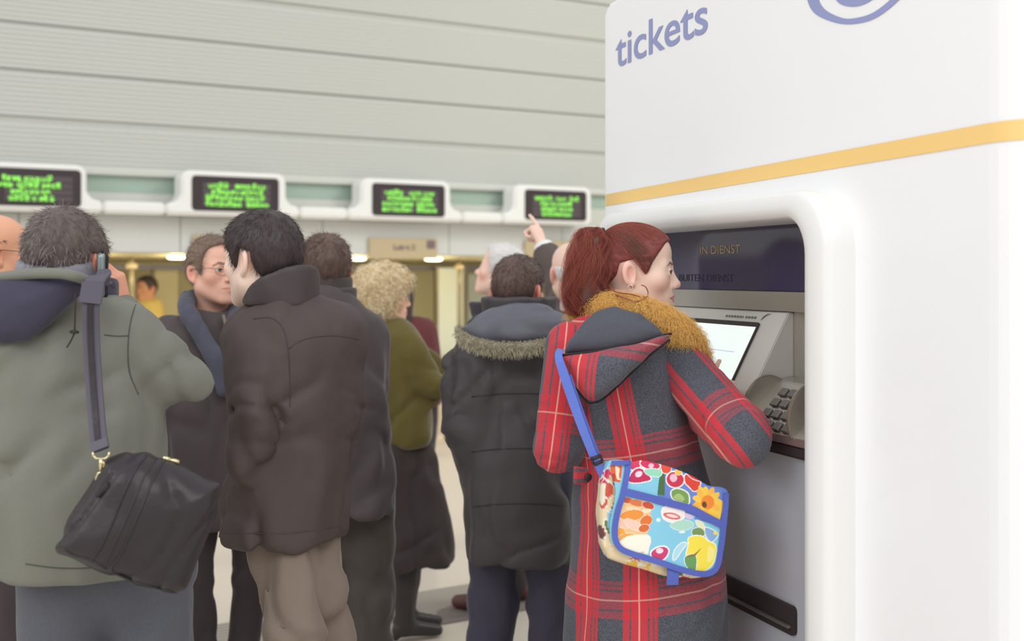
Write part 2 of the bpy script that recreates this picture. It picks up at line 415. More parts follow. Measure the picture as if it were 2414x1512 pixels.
# ------------------------------------------------------------------ row of departure displays and the rail that joins them
DF = -.34; DB = -.10                        # front and back of the housings, before the wall
px_h = [(428,675), (852,1063), (1213,1395)]
hh = [(wa(x0, DF), wa(x1, DF)) for x0, x1 in px_h]
wd = hh[1][1]-hh[1][0]; a1_ = wa(205, DF); hh = [(a1_-(hh[0][1]-hh[0][0]), a1_)]+hh
rows = [ (-45, 640, [[(15,165),(185,415)],[(-30,105),(130,310),(325,480)],[(80,185),(190,310),(320,400)],[(65,235),(250,290),(305,375),(390,425)]]),
         (1515,2200,[[(1640,1800),(1850,1975),(1985,2100)],[(1665,1890),(1895,2075)],[(1620,1915),(1930,2090)],[(1620,1900),(1940,2120)]]),
         (580,1138, [[(675,810),(860,955),(970,1055)],[(695,870),(880,1040)],[(655,890),(915,1055)],[(655,885),(920,1075)]]),
         (1755,2222,[[(1830,1960),(1985,2065),(2090,2160)],[(1870,1935),(1945,2110)],[(1875,2000),(2010,2115)],[(1880,2105)]]) ]
scr_px = [(-14,191), (452,657), (877,1048), (1237,1382)]
labs = ['white-framed display board above the green parka man, cut by the photo edge', 'white-framed display board above the man in glasses, second of the row', 'white-framed display board above the blonde woman and the counter sign', 'last white-framed display board, the raised hand pointing at it']
lr = np.random.default_rng(3)
ZB, ZR, ZT = 2.115, 2.215, 2.50
joints = []
for i, (h0, h1) in enumerate(hh):
    fl = .13; last = i == 3
    pts = [(h0-fl, ZB)]+([(h1+fl, ZB), (h1+fl, ZR)] if not last else [(h1-.07+.07*math.cos(q), ZB+.07+.07*math.sin(q)) for q in np.linspace(-PI/2, 0, 6)])
    R = .10
    if not last: pts += [(h1+R-R*math.sin(q), ZR+R-R*math.cos(q)) for q in np.linspace(0, PI/2, 7)]
    R2 = .085
    pts += [(h1-R2+R2*math.cos(q), ZT-R2+R2*math.sin(q)) for q in np.linspace(0, PI/2, 8)]
    pts += [(h0+R2-R2*math.sin(q), ZT-R2+R2*math.cos(q)) for q in np.linspace(0, PI/2, 8)]
    pts += [(h0-R+R*math.cos(q), ZR+R-R*math.sin(q)) for q in np.linspace(0, PI/2, 7)]
    pts += [(h0-fl, ZR)]
    t = thing('display_board', wp((h0+h1)/2, ZB, DF), labs[i], 'display', 'display boards over the ticket counters')
    MB().prism([wp(a, z, DF) for a, z in pts], [wp(a, z, DB) for a, z in pts]).build('housing', M['plastic'], t, True, bevel=.022, seg=3).data.set_sharp_from_angle(angle=.7)
    s0, s1 = wa(scr_px[i][0], DF), wa(scr_px[i][1], DF); zb, zt = 2.155, 2.455
    sc = rrect(s0, zb, s1, zt, .035)
    scr = MB().prism([wp(a, z, DF-.006) for a, z in sc], [wp(a, z, DF+.02) for a, z in sc]).build('screen', M['screen_black'], t)
    p0, p1, rr = rows[i]; fx = lambda v: s0+(v-p0)/(p1-p0)*(s1-s0)
    ph = (zt-zb)*.17
    for k, words_ in enumerate(rr):
        zc = zt-(zt-zb)*(.27+.175*k)
        q = MB(); b0 = s0+(s1-s0)*.12; b1 = s1-(s1-s0)*.10
        q.prism([wp(a, z, DF-.008) for a, z in ((b0,zc-ph*.42),(b1,zc-ph*.42),(b1,zc+ph*.42),(b0,zc+ph*.42))], [wp(a, z, DF-.004) for a, z in ((b0,zc-ph*.42),(b1,zc-ph*.42),(b1,zc+ph*.42),(b0,zc+ph*.42))])
        rowo = q.build('led_row', M['led_off'], t)
        q = MB(); cs = ph/7.6
        for x0, x1 in words_:
            e0, e1 = fx(x0), fx(x1); nch = max(1, round((e1-e0)/(cs*6)))
            for c_ in range(nch):
                tall = lr.random() < .3; g = lr.random((5,7)) < .62; g[:, 5:] &= tall; g[0, :5] |= lr.random(5) < .5
                for u in range(5):
                    for v in range(7):
                        if g[u, v]:
                            a = e0+(c_*6+u)*(e1-e0)/(nch*6); z = zc-ph*.42+v*cs*1.05
                            q.add([wp(a, z, DF-.010), wp(a+cs*1.0, z, DF-.010), wp(a+cs*1.0, z+cs*1.0, DF-.010), wp(a, z+cs*1.0, DF-.010)], [(0,1,2,3)])
        mesh_obj('green_lettering', q.V, q.F, M['led'], rowo, origin=ORG[t.name])
    joints.append((h0-fl, h1+fl))
rail_labels = ['white rail between the two display boards nearest the green parka man', 'white rail above the head of the man in the leather jacket', 'white rail left of the raised pointing hand']
for i in range(3):
    x0, x1 = joints[i][1]+.004, joints[i+1][0]-.004
    MBo = MB().prism([wp(x0, z, o) for o, z in ((DF,ZB),(DF,ZR),(DB,ZR),(DB,ZB))], [wp(x1, z, o) for o, z in ((DF,ZB),(DF,ZR),(DB,ZR),(DB,ZB))])
    o = MBo.build('connecting_rail', M['plastic'], None, bevel=.02, seg=3, origin=tuple(wp((x0+x1)/2, ZB, DF)))
    tag(o, rail_labels[i], 'rail', 'white rails joining the display boards')
mb = MB().prism([wp(joints[0][0]-.004, z, o) for o, z in ((DF,ZB),(DF,ZR),(DB,ZR),(DB,ZB))], [wp(joints[0][0]-1.4, z, o) for o, z in ((DF,ZB),(DF,ZR),(DB,ZR),(DB,ZB))])

# ------------------------------------------------------------------ counter signs
def text_mesh(name, body, size, m, parent, org, ux, uz, nrm, sx=1., ext=.001, align='LEFT', shear=0., bold=0., origin=None):
    cu = bpy.data.curves.new(name, 'FONT'); cu.body = body; cu.size = size; cu.extrude = 0; cu.align_x = align; cu.shear = shear; cu.offset = bold
    o = bpy.data.objects.new(name, cu); C.objects.link(o); dg = bpy.context.evaluated_depsgraph_get(); me = bpy.data.meshes.new_from_object(o.evaluated_get(dg))
    bpy.data.objects.remove(o)
    V = np.array([v.co[:] for v in me.vertices]); Fc = [tuple(p.vertices) for p in me.polygons]
    ux, uz, nrm = map(np.asarray, (ux, uz, nrm))
    Wv = np.asarray(org)+V[:, :1]*sx*ux+V[:, 1:2]*uz+nrm*ext
    return mesh_obj(name, Wv, Fc, m, parent, origin=origin), V
for x0, x1, lab in ((871,1031,'beige counter sign above the blonde woman with grey lettering'), (455,560,'beige counter sign behind the heads of the men in glasses and leather'), (1238,1345,'beige counter sign behind the raised pointing hand')):
    off = -.10; a0, a1 = wa(x0, off), wa(x1, off)
    if x0 == 455: a1 = a0+.74
    if x0 == 1238: a1 = a0+.74
    t = thing('counter_sign', wp((a0+a1)/2, 1.79, off), lab, 'sign', 'beige signs over the counters')
    MB().box(wp(a0, 1.76, off), W.u*(a1-a0), (0,0,.195), W.n*.035).build('plate', M['sign'], t, bevel=.004)
    text_mesh('lettering', 'Loket 2', .075, M['sign_ink'], t, wp(a0+(a1-a0)*.34, 1.845, off), W.u, (0,0,1), -W.n, ext=.004, bold=.002)
    q = MB(); b = a0+(a1-a0)*.84
    rr_ = rrect(b, 1.86, b+.09, 1.94, .012, 4)
    q.prism([wp(a, z, off-.002) for a, z in rr_], [wp(a, z, off-.005) for a, z in rr_])
    q.build('symbol', M['sign_ink'], t)

# ------------------------------------------------------------------ ribbed mat let into the floor and a dark strip on it
def fl(px, py, z=0.): d = (EYE-z)*F/(py-HY); return np.array([(px-CX)*d/F, d, z])
c0, c1 = fl(430, 1487), fl(1150, 1371); dirm = (c1-c0)/np.linalg.norm(c1-c0); nm = np.array([-dirm[1], dirm[0], 0])
if nm[1] > 0: nm = -nm
q = MB(); Lm = 6.2; o0 = c0-dirm*1.2
wid = abs(np.dot(fl(1027,1478)-c0, nm))
k = 0; nr = int(wid/.042)
for k in range(nr): q.box(o0+nm*(k*wid/nr)+np.array([0,0,.0005]), dirm*Lm, nm*(wid/nr*.55), (0,0,.003))
q.box(o0, dirm*Lm, nm*wid, (0,0,.0012))
o = q.build('entrance_mat', M['mat'], origin=tuple(o0)); tag(o, 'long ribbed grey mat strip let into the floor', 'floor mat')
pp = [fl(1030,1444), fl(1172,1384), fl(1290,1361), fl(1290,1432), fl(1030,1476)]  # flat darker strip with one slanted end, laid over the ribs
o = MB().prism([p+np.array([0,0,.0037]) for p in pp], [p+np.array([0,0,.0052]) for p in pp]).build('dark_strip', M['strip_grey'], origin=tuple(pp[0]))
tag(o, 'dark smooth strip with slanted end lying on the ribbed mat', 'floor mat')
# ------------------------------------------------------------------ ticket machine
KU = np.array([.324,-.946,0]); KN = np.array([-.946,-.324,0]); KL = np.array([.295,4.02,0]); KS = 1.83
def kp(s, z, p=0.): return KL+KU*s+KN*p+np.array([0,0,z])
def kpix(px, p=0.):                       # position along the face under a pixel column, on the plane p before the face
    X0, Y0 = KL[0]+KN[0]*p, KL[1]+KN[1]*p; r = (px-CX)/F
    s = (r*Y0-X0)/(KU[0]-r*KU[1]); return s, Y0+KU[1]*s
def kz(px, py, p=0.): s, d = kpix(px, p); return s, EYE-(py-HY)*d/F
M['steel'] = mat('brushed_steel', srgb(196,192,184), .32, metal=.85, bump=[(8,.05,.001)], stretch=(1,1,30))
M['steel_dark'] = mat('satin_steel', srgb(168,162,152), .38, metal=.8)
M['bezel'] = mat('silver_painted_bezel', srgb(214,212,206), .4, metal=.35)
M['navy'] = mat('dark_blue_glass', srgb(66,62,88), .08, spec=.5)
M['gold'] = mat('gold_lettering', srgb(186,162,112), .5)
M['navy_ink'] = mat('dim_lettering', srgb(50,46,62), .6)
M['screen'] = mat('lit_screen', (.2,.2,.2), .3, emit=(srgb(231,243,238), .85))
M['screen_ink'] = mat('screen_blue', (.02,.03,.1), .5, emit=(srgb(120,150,215), .7))
M['screen_pale'] = mat('screen_pale_blue', (.02,.03,.1), .5, emit=(srgb(190,208,236), .8))
M['rubber'] = mat('black_rubber', srgb(58,50,50), .5)
M['panel'] = mat('grey_blue_metal_panel', srgb(184,186,194), .28, metal=.1, spec=.5, var=(600,.06))
M['key'] = mat('steel_key', srgb(120,116,112), .4, metal=.5)
M['lav'] = mat('lavender_blue_print', srgb(150,158,202), .5)
M['orange'] = mat('amber_stripe', srgb(250,210,134), .4, spec=.4)
kt = thing('ticket_machine', tuple(kp(.9, 0, -.4)), 'tall white ticket machine with amber stripe and recessed screen at which the woman stands', 'ticket machine')
H = 2.50
RC = .16
plan = [(0.,-1.0)]+[(.03-.03*math.cos(q), -.03+.03*math.sin(q)) for q in np.linspace(0, PI/2, 5)]
rc = [(KS-.0+RC*math.sin(q), -RC+RC*math.cos(q)) for q in np.linspace(0, PI/2, 12)]
plan2 = rc+[(KS+RC,-1.0)]
# face with the opening cut up from the floor, thick board
x0, x1, zt = .16, 1.30, 1.735
hole = [(x0,0),(x0,zt-.09)]+[(x0+.09-.09*math.cos(q), zt-.09+.09*math.sin(q)) for q in np.linspace(0, PI/2, 8)]+[(x1-.09+.09*math.sin(q), zt-.09+.09*math.cos(q)) for q in np.linspace(0, PI/2, 8)]+[(x1,0)]
face = [(.03,0)]+hole+[(KS,0),(KS,H-.03),(.06,H-.03),(.045,H-.035),(.035,H-.045),(.03,H-.06)]
q = MB(); q.prism([kp(s,z,0) for s,z in face], [kp(s,z,-.03) for s,z in face])
def ribbon(q, pl_, z0, z1, th):
    for (s0,p0),(s1,p1) in zip(pl_[:-1], pl_[1:]):
        q.add([kp(s0,z0,p0), kp(s1,z0,p1), kp(s1,z1,p1), kp(s0,z1,p0)], [(0,1,2,3)])
ribbon(q, plan, 0, H-.05, 0); ribbon(q, plan2, 0, H, 0)
q.prism([kp(s,H-.02,p) for s,p in [(.04,-1.0),(.04,-.01),(KS,-.005)]+plan2[4:]], [kp(s,H-.06,p) for s,p in [(.04,-1.0),(.04,-.01),(KS,-.005)]+plan2[4:]])
q.prism([kp(.005,0,-1.0),kp(KS+RC,0,-1.0),kp(KS+RC,H-.03,-1.0),kp(.005,H-.03,-1.0)],[kp(.005,0,-1.01),kp(KS+RC,0,-1.01),kp(KS+RC,H-.03,-1.01),kp(.005,H-.03,-1.01)])
o = q.build('shell', M['white'], kt)
o.data.polygons.foreach_set('use_smooth', np.ones(len(o.data.polygons), dtype=bool)); o.data.set_sharp_from_angle(angle=.6)
# amber stripe following face and rounded corner
q = MB(); st = [(0.0,-.03),(.009,-.009)]+[(s, 0) for s in np.linspace(.03, KS, 12)]+rc[1:]+[(KS+RC,-1.0)]
V = []; Fc = []
for i, (s, p) in enumerate(st):
    f = min(max(s/KS, 0), 1); dz = -.012+f*.021; pp_ = p+(.0015)
    if s > KS: s += .001
    V += [kp(s, 1.8375+dz, pp_), kp(s, 1.875+dz, pp_)]
for i in range(len(st)-1): Fc.append((2*i, 2*i+2, 2*i+3, 2*i+1))
mesh_obj('amber_stripe', V, Fc, M['orange'], kt, True)
# lettering and emblem printed on the face
s0, d0 = kpix(1453); s1, d1 = kpix(1668)
o, V = text_mesh('lettering', 'tickets', .15, M['lav'], kt, kp(s0,2.268), KU, (0,0,1), KN, sx=1., ext=.0015)
w0 = V[:,0].max()-V[:,0].min(); sx = (s1-s0)/w0
bpy.data.objects.remove(o)
text_mesh('lettering', 'tickets', .15, M['lav'], kt, kp(s0-V[:,0].min()*sx,2.262), KU, (0,0,1), KN, sx=sx, ext=.0015, bold=.0015)
def emblem(name, outer, inner):
    A = [kp(*kz(*p), .0015) for p in outer]; B = [kp(*kz(*p), .0015) for p in inner]; n = len(A)
    V = A+B; Fc = [(i,i+1,n+i+1,n+i) for i in range(n-1)]
    mesh_obj(name, V, Fc, M['lav'], kt)
out_ = spline([(1950,-110),(1912,-60),(1903,-10),(1920,30),(1965,52),(2010,57),(2060,45),(2105,14),(2135,-20),(2150,-70),(2130,-120)], 6)
in_ = spline([(1956,-104),(1932,-60),(1929,-10),(1945,22),(1985,42),(2015,43),(2055,32),(2092,6),(2118,-24),(2130,-70),(2120,-112)], 6)
emblem('emblem_ring', out_, in_)
out_ = spline([(1985,-60),(1968,-20),(1976,5),(2000,15),(2030,13),(2062,-4),(2085,-30)], 6); in_ = spline([(1995,-56),(1985,-40),(1990,-34),(2004,-30),(2020,-32),(2045,-40),(2080,-42)], 6)
emblem('emblem_heart', out_, in_)
# protruding surround of the recess: side wall then bullnose
def arch(s0, s1, zt, r, n=10):
    return [(s0,0)]+[(s0+r-r*math.cos(q), zt-r+r*math.sin(q)) for q in np.linspace(0, PI/2, n)]+[(s1-r+r*math.sin(q), zt-r+r*math.cos(q)) for q in np.linspace(0, PI/2, n)]+[(s1,0)]
rings = []
for ins, p in ((-.002,0.),(0,.05),(.008,.064),(.020,.070),(.060,.076),(.085,.072),(.098,.060),(.104,.040),(.104,-.10)):
    rings.append([kp(s,z,p) for s,z in arch(.075+ins*.9, 1.404-ins, 1.795-ins*.62, .135-ins*.45)])
V = [v for r_ in rings for v in r_]; n = len(rings[0]); Fc = []
for i in range(len(rings)-1):
    for j in range(n-1): Fc.append((i*n+j, i*n+j+1, (i+1)*n+j+1, (i+1)*n+j))
o = mesh_obj('surround', V, Fc, M['frame_white'], kt, True)
# inside of the recess
q = MB()
q.box(kp(.06,0,-.42), KU*1.34, (0,0,1.78), KN*.02)
q.box(kp(.08,0,-.40), KU*.02, (0,0,1.75), KN*.37); q.box(kp(1.31,0,-.40), KU*.02, (0,0,1.75), KN*.37)
q.box(kp(.08,1.745,-.40), KU*1.25, (0,0,.02), KN*.37)
q.build('recess_lining', M['steel_dark'], kt)
hp = MB().box(kp(.11,1.558,-.12), KU*1.19, (0,0,.19), KN*.02).build('header_panel', M['navy'], kt, bevel=.003)
s0, z0 = kz(1650,586,-.10); s1, z1 = kz(1746,583,-.10)
o, V = text_mesh('gold_lettering', 'IN DIENST', .028, M['gold'], hp, kp(s0,z0,-.10), KU, (0,0,1), KN, origin=ORG[kt.name]); w0 = V[:,0].max(); bpy.data.objects.remove(o)
text_mesh('gold_lettering', 'IN DIENST', .033, M['gold'], hp, kp(s0,1.662,-.10), KU, (0,0,1), KN, sx=(s1-s0)/w0*.85, ext=.001, origin=ORG[kt.name])
text_mesh('dim_lettering', 'BUITEN DIENST', .03, M['navy_ink'], hp, kp(kpix(1600,-.10)[0],1.583,-.10), KU, (0,0,1), KN, sx=1.6, ext=.001, origin=ORG[kt.name])
MB().box(kp(.11,1.508,-.13), KU*1.19, (0,0,.05), KN*.03).build('steel_strip', M['steel'], kt)
# sloping console with touch screen
SB = .9635
prof = [(-.105,1.506),(.007,1.295),(.012,1.24),(-.3,1.24),(-.3,1.506)]
MB().prism([kp(.13,z,p) for p,z in prof], [kp(SB,z,p) for p,z in prof]).build('console', M['bezel'], kt, bevel=.003)
MB().box(kp(SB+.003,1.23,-.14), KU*.33, (0,0,.28), KN*.02).build('back_plate', M['steel'], kt)
e = np.array([.112,-.211]); e /= np.linalg.norm(e)        # down the slope, in (p, z)
nn = np.array([-e[1], e[0]])                              # out of the slope
def cs(s, t, h=0.): return kp(s, 1.506+e[1]*t+nn[1]*h, -.105+e[0]*t+nn[0]*h)
q = MB(); q.prism([cs(s,t,.001) for s,t in rrect(.385,.036,.855,.300,.008,4)], [cs(s,t,.0045) for s,t in rrect(.385,.036,.855,.300,.008,4)])
scf = q.build('screen_border', M['rubber'], kt)
MB().prism([cs(s,t,.0047) for s,t in ((.393,.050),(.848,.050),(.848,.296),(.393,.296))], [cs(s,t,.0055) for s,t in ((.393,.050),(.848,.050),(.848,.296),(.393,.296))]).build('touch_screen', M['screen'], kt)
def on_screen(name, s0, s1, t0, t1, m): mesh_obj(name, [cs(s,t,.0062) for s,t in ((s0,t0),(s1,t0),(s1,t1),(s0,t1))], [(0,1,2,3)], m, scf, origin=ORG[kt.name])
on_screen('screen_line', .40, .80, .126, .1285, M['screen_pale']); on_screen('screen_button_border', .515, .705, .172, .194, M['screen_pale'])
on_screen('screen_button', .535, .69, .179, .186, M['screen_ink'])
# maker's plate above the screen: grey word and small swoosh
on_plate = MB()
for k in range(11):
    s = .655+k*.0155; w_ = .0095 if k not in (6,) else .004
    on_plate.prism([cs(s,.018,.0006), cs(s+w_,.018,.0006), cs(s+w_,.0245,.0006), cs(s,.0245,.0006)], [cs(s,.018,.0012), cs(s+w_,.018,.0012), cs(s+w_,.0245,.0012), cs(s,.0245,.0012)])
on_plate.prism([cs(s,t,.0006) for s,t in ((.848,.028),(.853,.016),(.866,.009),(.885,.007),(.866,.014),(.856,.022))], [cs(s,t,.0012) for s,t in ((.848,.028),(.853,.016),(.866,.009),(.885,.007),(.866,.014),(.856,.022))])
on_plate.build('maker_plate', M['key'], kt)
# keypad deck
dk = [(-.14,1.345),(-.06,1.335),(.045,1.225),(.05,1.206),(-.3,1.206),(-.3,1.345)]
MB().prism([kp(SB+.004,z,p) for p,z in dk], [kp(1.30,z,p) for p,z in dk]).build('keypad_deck', M['steel'], kt, bevel=.003)
fr = [(.007,1.294),(.012,1.24),(.05,1.206),(-.2,1.206),(-.2,1.294)]
MB().prism([kp(.13,z,p) for p,z in fr], [kp(SB+.003,z,p) for p,z in fr]).build('console_shelf', M['steel'], kt, bevel=.003)
for r_ in range(4):
    for c_ in range(4):
        f0 = (r_+.18)/4.6+.12; f1 = f0+.15; s_ = 1.045+c_*.042
        P_ = lambda f: (-.06+f*.105, 1.335-f*.11)
        A = [kp(s,P_(f)[1]+.001,P_(f)[0]+.001) for s,f in ((s_,f0),(s_+.030,f0),(s_+.030,f1),(s_,f1))]; B = [a+np.array([0,0,.005])+KN*.005 for a in A]
        MB().prism(A,B).build('key', M['key'], kt, bevel=.0015, seg=1)
def shield(sc, pc, zc, rp, rz):
    pts = [(pc+rp*math.cos(t), zc+rz*math.sin(t)) for t in np.linspace(-.55, PI+.15, 28)]
    MB().prism([kp(sc-.006,z,p) for p,z in pts], [kp(sc+.006,z,p) for p,z in pts]).build('keypad_shield', M['steel_dark'], kt, bevel=.003)
shield(.985, -.034, 1.265, .072, .085); shield(1.225, -.012, 1.265, .072, .085)
MB().box(kp(.12,1.176,-.05), KU*1.18, (0,0,.032), KN*.092).build('rubber_edge', M['rubber'], kt, bevel=.006)
lp = [(0.02,1.18),(-.005,.83),(-.005,.02),(-.04,.02),(-.04,1.18)]
MB().prism([kp(.12,z,p) for p,z in lp], [kp(1.30,z,p) for p,z in lp]).build('lower_panel', M['panel'], kt)
sl = rrect(.70,.742,1.165,.812,.014,4)
q = MB().prism([kp(s,z,.004) for s,z in sl], [kp(s,z,-.01) for s,z in sl]); slot = q.build('ticket_slot', M['rubber'], kt)
MB().box(kp(.70,.760,.004), KU*.455, (0,0,.007), KN*.012).build('slot_lip', M['steel_dark'], slot, origin=None if False else tuple(ORG[kt.name]), bevel=.002)
# ------------------------------------------------------------------ people: bodies, heads, hands
def head_axes(yaw, pitch=0., roll=0.): return rotz(yaw*D2R)@rotx(pitch*D2R)@roty(roll*D2R)
def head_q(P, h): return ((P-h['c'].astype(np.float32))@h['R'].astype(np.float32))/np.float32(h['s'])
def mir(q): m = q.copy(); m[:, 0] = np.abs(m[:, 0]); return m
EYE_C = (.031,.0765,.003)
def cranium(q): return smin(ell(q, (0,-.015,.032), (.074,.094,.088)), ell(q, (0,.03,.052), (.060,.057,.052)), .03)
def head_sdf(q, fem=0.):
    m = mir(q)
    d = smin(cranium(q), ell(q, (0,.028,-.035), (.058-.003*fem,.062,.078)), .03)
    d = smin(d, cap(m, (.049-.005*fem,.0,-.055), (.016,.070,-.098+.003*fem), .02-.004*fem, .016), .03)
    d = smin(d, sph(q, (0,.079,-.099), .0155-.001*fem), .02)
    d = smin(d, sph(m, (.043,.056,-.018), .022), .03)
    d = smin(d, cap(m, (.042,.068,.021), (.010,.084,.018), .010-.002*fem, .010-.002*fem), .02)
    d = smax(d, -sph(m, (.031,.106,.005), .0195), .016)
    d = smin(d, ell(q, (0,.072,-.062), (.029,.026,.026)), .02)
    d = smin(d, cap(q, (0,.083,.014), (0,.104,-.025), .0075, .0095), .012)
    d = smin(d, sph(q, (0,.1085-.002*fem,-.029), .0105-.0009*fem), .008)
    d = smin(d, sph(m, (.0115,.099,-.033), .0082-.0007*fem), .008)
    d = smax(d, -sph(m, (.006,.1035,-.041), .0038), .004)
    lid = np.maximum(sph(m, EYE_C, .0152), -(np.abs(m[:, 2]-EYE_C[2]+.0006*0)-.0052+.0045*np.clip((np.abs(m[:, 0]-.031)-.004)/.011, 0, 1)))
    d = smin(d, lid, .004)
    d = smin(d, cap(m, (.022,.082,-.0625), (.0,.0955,-.0588), .0034, .0060), .006)
    d = smin(d, cap(m, (.020,.082,-.068), (.0,.0935,-.0712), .0034, .0072), .006)
    d = smax(d, -cap(m, (.025,.088,-.0655), (0,.104,-.0652), .0014, .0018), .003)
    # ears
    e = sub(m, (.0735,-.022,-.004)); e = (e@rotz(-.42).T.astype(np.float32))@rotx(-.18).T.astype(np.float32)
    ear = ell(e, (.004,0,0), (.0085,.0195,.0325)); ear = smin(ear, sph(e, (.002,.006,-.029), .0075), .008)
    ear = smax(ear, -ell(e, (.0125,.003,-.002), (.0100,.0125,.020)), .003)
    ear = smin(ear, ell(e, (.0045,-.006,.002), (.0032,.0035,.017)), .003)
    return smin(d, ear, .007)
def skin_col(q, base, fem=0., stubble=0., scalp=None, brow=(.10,.06,.045), lip=None, ruddy=.25):
    m = np.abs(q[:, 0]); c = np.tile(np.array(base), (len(q), 1))
    def blend(w, col): nonlocal c; w = np.clip(w, 0, 1)[:, None]; c = c*(1-w)+np.array(col)*w
    red = np.array(base)*np.array([1.0,.62,.60])
    g = lambda x, y, z, r: np.exp(-(((m-x)/r)**2+((q[:, 1]-y)/r)**2+((q[:, 2]-z)/r)**2))
    blend(g(.045,.06,-.03,.022)*ruddy*1.6, red); blend(g(0,.115,-.03,.012)*ruddy*2, red); blend(g(.082,-.025,.0,.03)*ruddy*1.5, red)
    if stubble: blend(np.clip((-.045-q[:, 2])/.02, 0, 1)*np.clip((q[:, 1]+.0)/.02, 0, 1)*(q[:, 2] > -.13)*stubble, (.20,.15,.13))
    lipm = ((m/.0245)**2+((q[:, 2]+.0655)/(.0105-.004*np.clip(m/.0245, 0, 1)))**2 < 1) & (q[:, 1] > .078)
    blend(lipm*(.75 if fem else .5), lip or np.array(base)*np.array([.82,.42,.42]))
    bz = .0235+.0035*np.clip((m-.012)/.02, 0, 1)-.008*np.clip((m-.036)/.014, 0, 1)
    bw = .0036+.0012*(1-fem)-.0022*np.clip((m-.03)/.02, 0, 1)
    blend(((np.abs(q[:, 2]-bz) < bw) & (m > .0105) & (m < .052) & (q[:, 1] > .04))*.85, brow)
    return c
def eyeballs(root, h, iris=(.10,.07,.05), gaze=0.):
    for sx in (-1, 1):
        T = lambda v: h['c']+h['R']@(h['s']*np.asarray(v))
        mb = MB(); c = np.array([sx*EYE_C[0], EYE_C[1], EYE_C[2]])
        for z0, r_, nn in ((.0046, .0011, .0158), (-.0046, .0005, .0154)):
            pts = []
            for t in np.linspace(-.95, .95, 11):
                z = z0*(1-.55*t*t)-.0008*abs(t); x = .0118*t; y = math.sqrt(max(nn*nn-x*x-z*z, 1e-6)); pts.append(T(c+np.array([x, y, z])))
            mb.tube(pts, h['s']*r_*np.array([.5,.8,1,1,1,1,1,1,1,.8,.5]), 6)
        mb.build('eyelashes', M['lash'], root, True, origin=tuple(ORG[root.name]))
        G = rotz(gaze)
        V = []; Fc = []; nu, nv = 20, 14; cols = []
        for i in range(nv+1):
            a = PI*i/nv
            for j in range(nu):
                b = 2*PI*j/nu; p = G@np.array([math.sin(a)*math.cos(b), math.cos(a), math.sin(a)*math.sin(b)])
                cols.append((.015,.012,.012) if a < .20 else (iris if a < .56 else (.78,.74,.70)))
                V.append(h['c']+h['R']@(h['s']*(np.array([sx*EYE_C[0],EYE_C[1],EYE_C[2]])+.0138*p)))
        for i in range(nv):
            for j in range(nu): Fc.append((i*nu+j, i*nu+(j+1) % nu, (i+1)*nu+(j+1) % nu, (i+1)*nu+j))
        mesh_obj('eye', V, Fc, M['eye'], root, True, cols=np.array(cols))
FING = [(.033,.084,(.043,.026,.021),.0088),(.011,.088,(.048,.030,.022),.0090),(-.011,.084,(.044,.028,.021),.0086),(-.031,.076,(.034,.021,.018),.0077)]
def hand_caps(w, f, b, side, curls, thumb=(.6,.75,-.2), s=1., spread=.0):
    """Capsules of a hand: wrist point, finger direction, back-of-hand normal, side +1/-1 for the thumb, three bend angles per finger."""
    f = np.asarray(f, float); f /= np.linalg.norm(f); b = np.asarray(b, float); b -= f*np.dot(f, b); b /= np.linalg.norm(b); t = np.cross(f, b)*side
    out = []
    for i, (lx, fy, L3, r) in enumerate(FING):
        k = w+s*(t*lx+f*fy+b*.004); out.append((w+s*(t*lx*.55+f*.008), k, s*.0135, s*.0115))
        a = 0.; p = k; sp = spread*(1.5-i)
        for j in range(3):
            a += curls[i][j]*D2R; dv = (f*math.cos(a)-b*math.sin(a))+t*sp*math.cos(a)*.5; q = p+s*L3[j]*dv/np.linalg.norm(dv)
            rr = s*r*(1-.09*j); out.append((p, q, rr, rr*.92)); p = q
    d0 = t*thumb[0]+f*thumb[1]+b*thumb[2]; d0 /= np.linalg.norm(d0)
    p0 = w+s*(t*.020+f*.014-b*.006); p1 = p0+s*.042*d0; d1 = d0*.85+f*.4; d1 /= np.linalg.norm(d1); p2 = p1+s*.032*d1; d2 = d1*.8+f*.5; d2 /= np.linalg.norm(d2); p3 = p2+s*.026*d2
    out += [(p0, p1, s*.0155, s*.0115), (p1, p2, s*.0108, s*.0098), (p2, p3, s*.0098, s*.0082)]
    return out
def hand_sdf(P, caps):
    d = None
    for i, (a, b, ra, rb) in enumerate(caps):
        c = cap(P, a, b, ra, rb); d = c if d is None else smin(d, c, .0085 if i % 4 == 0 or i > 16 else .0045)
    return d
REL = ((20,25,15),(25,30,15),(30,32,18),(35,35,20)); FIST = ((80,95,50),(85,95,50),(85,95,50),(85,95,50))
POINT = ((2,6,4),(80,95,45),(82,95,45),(82,95,45))

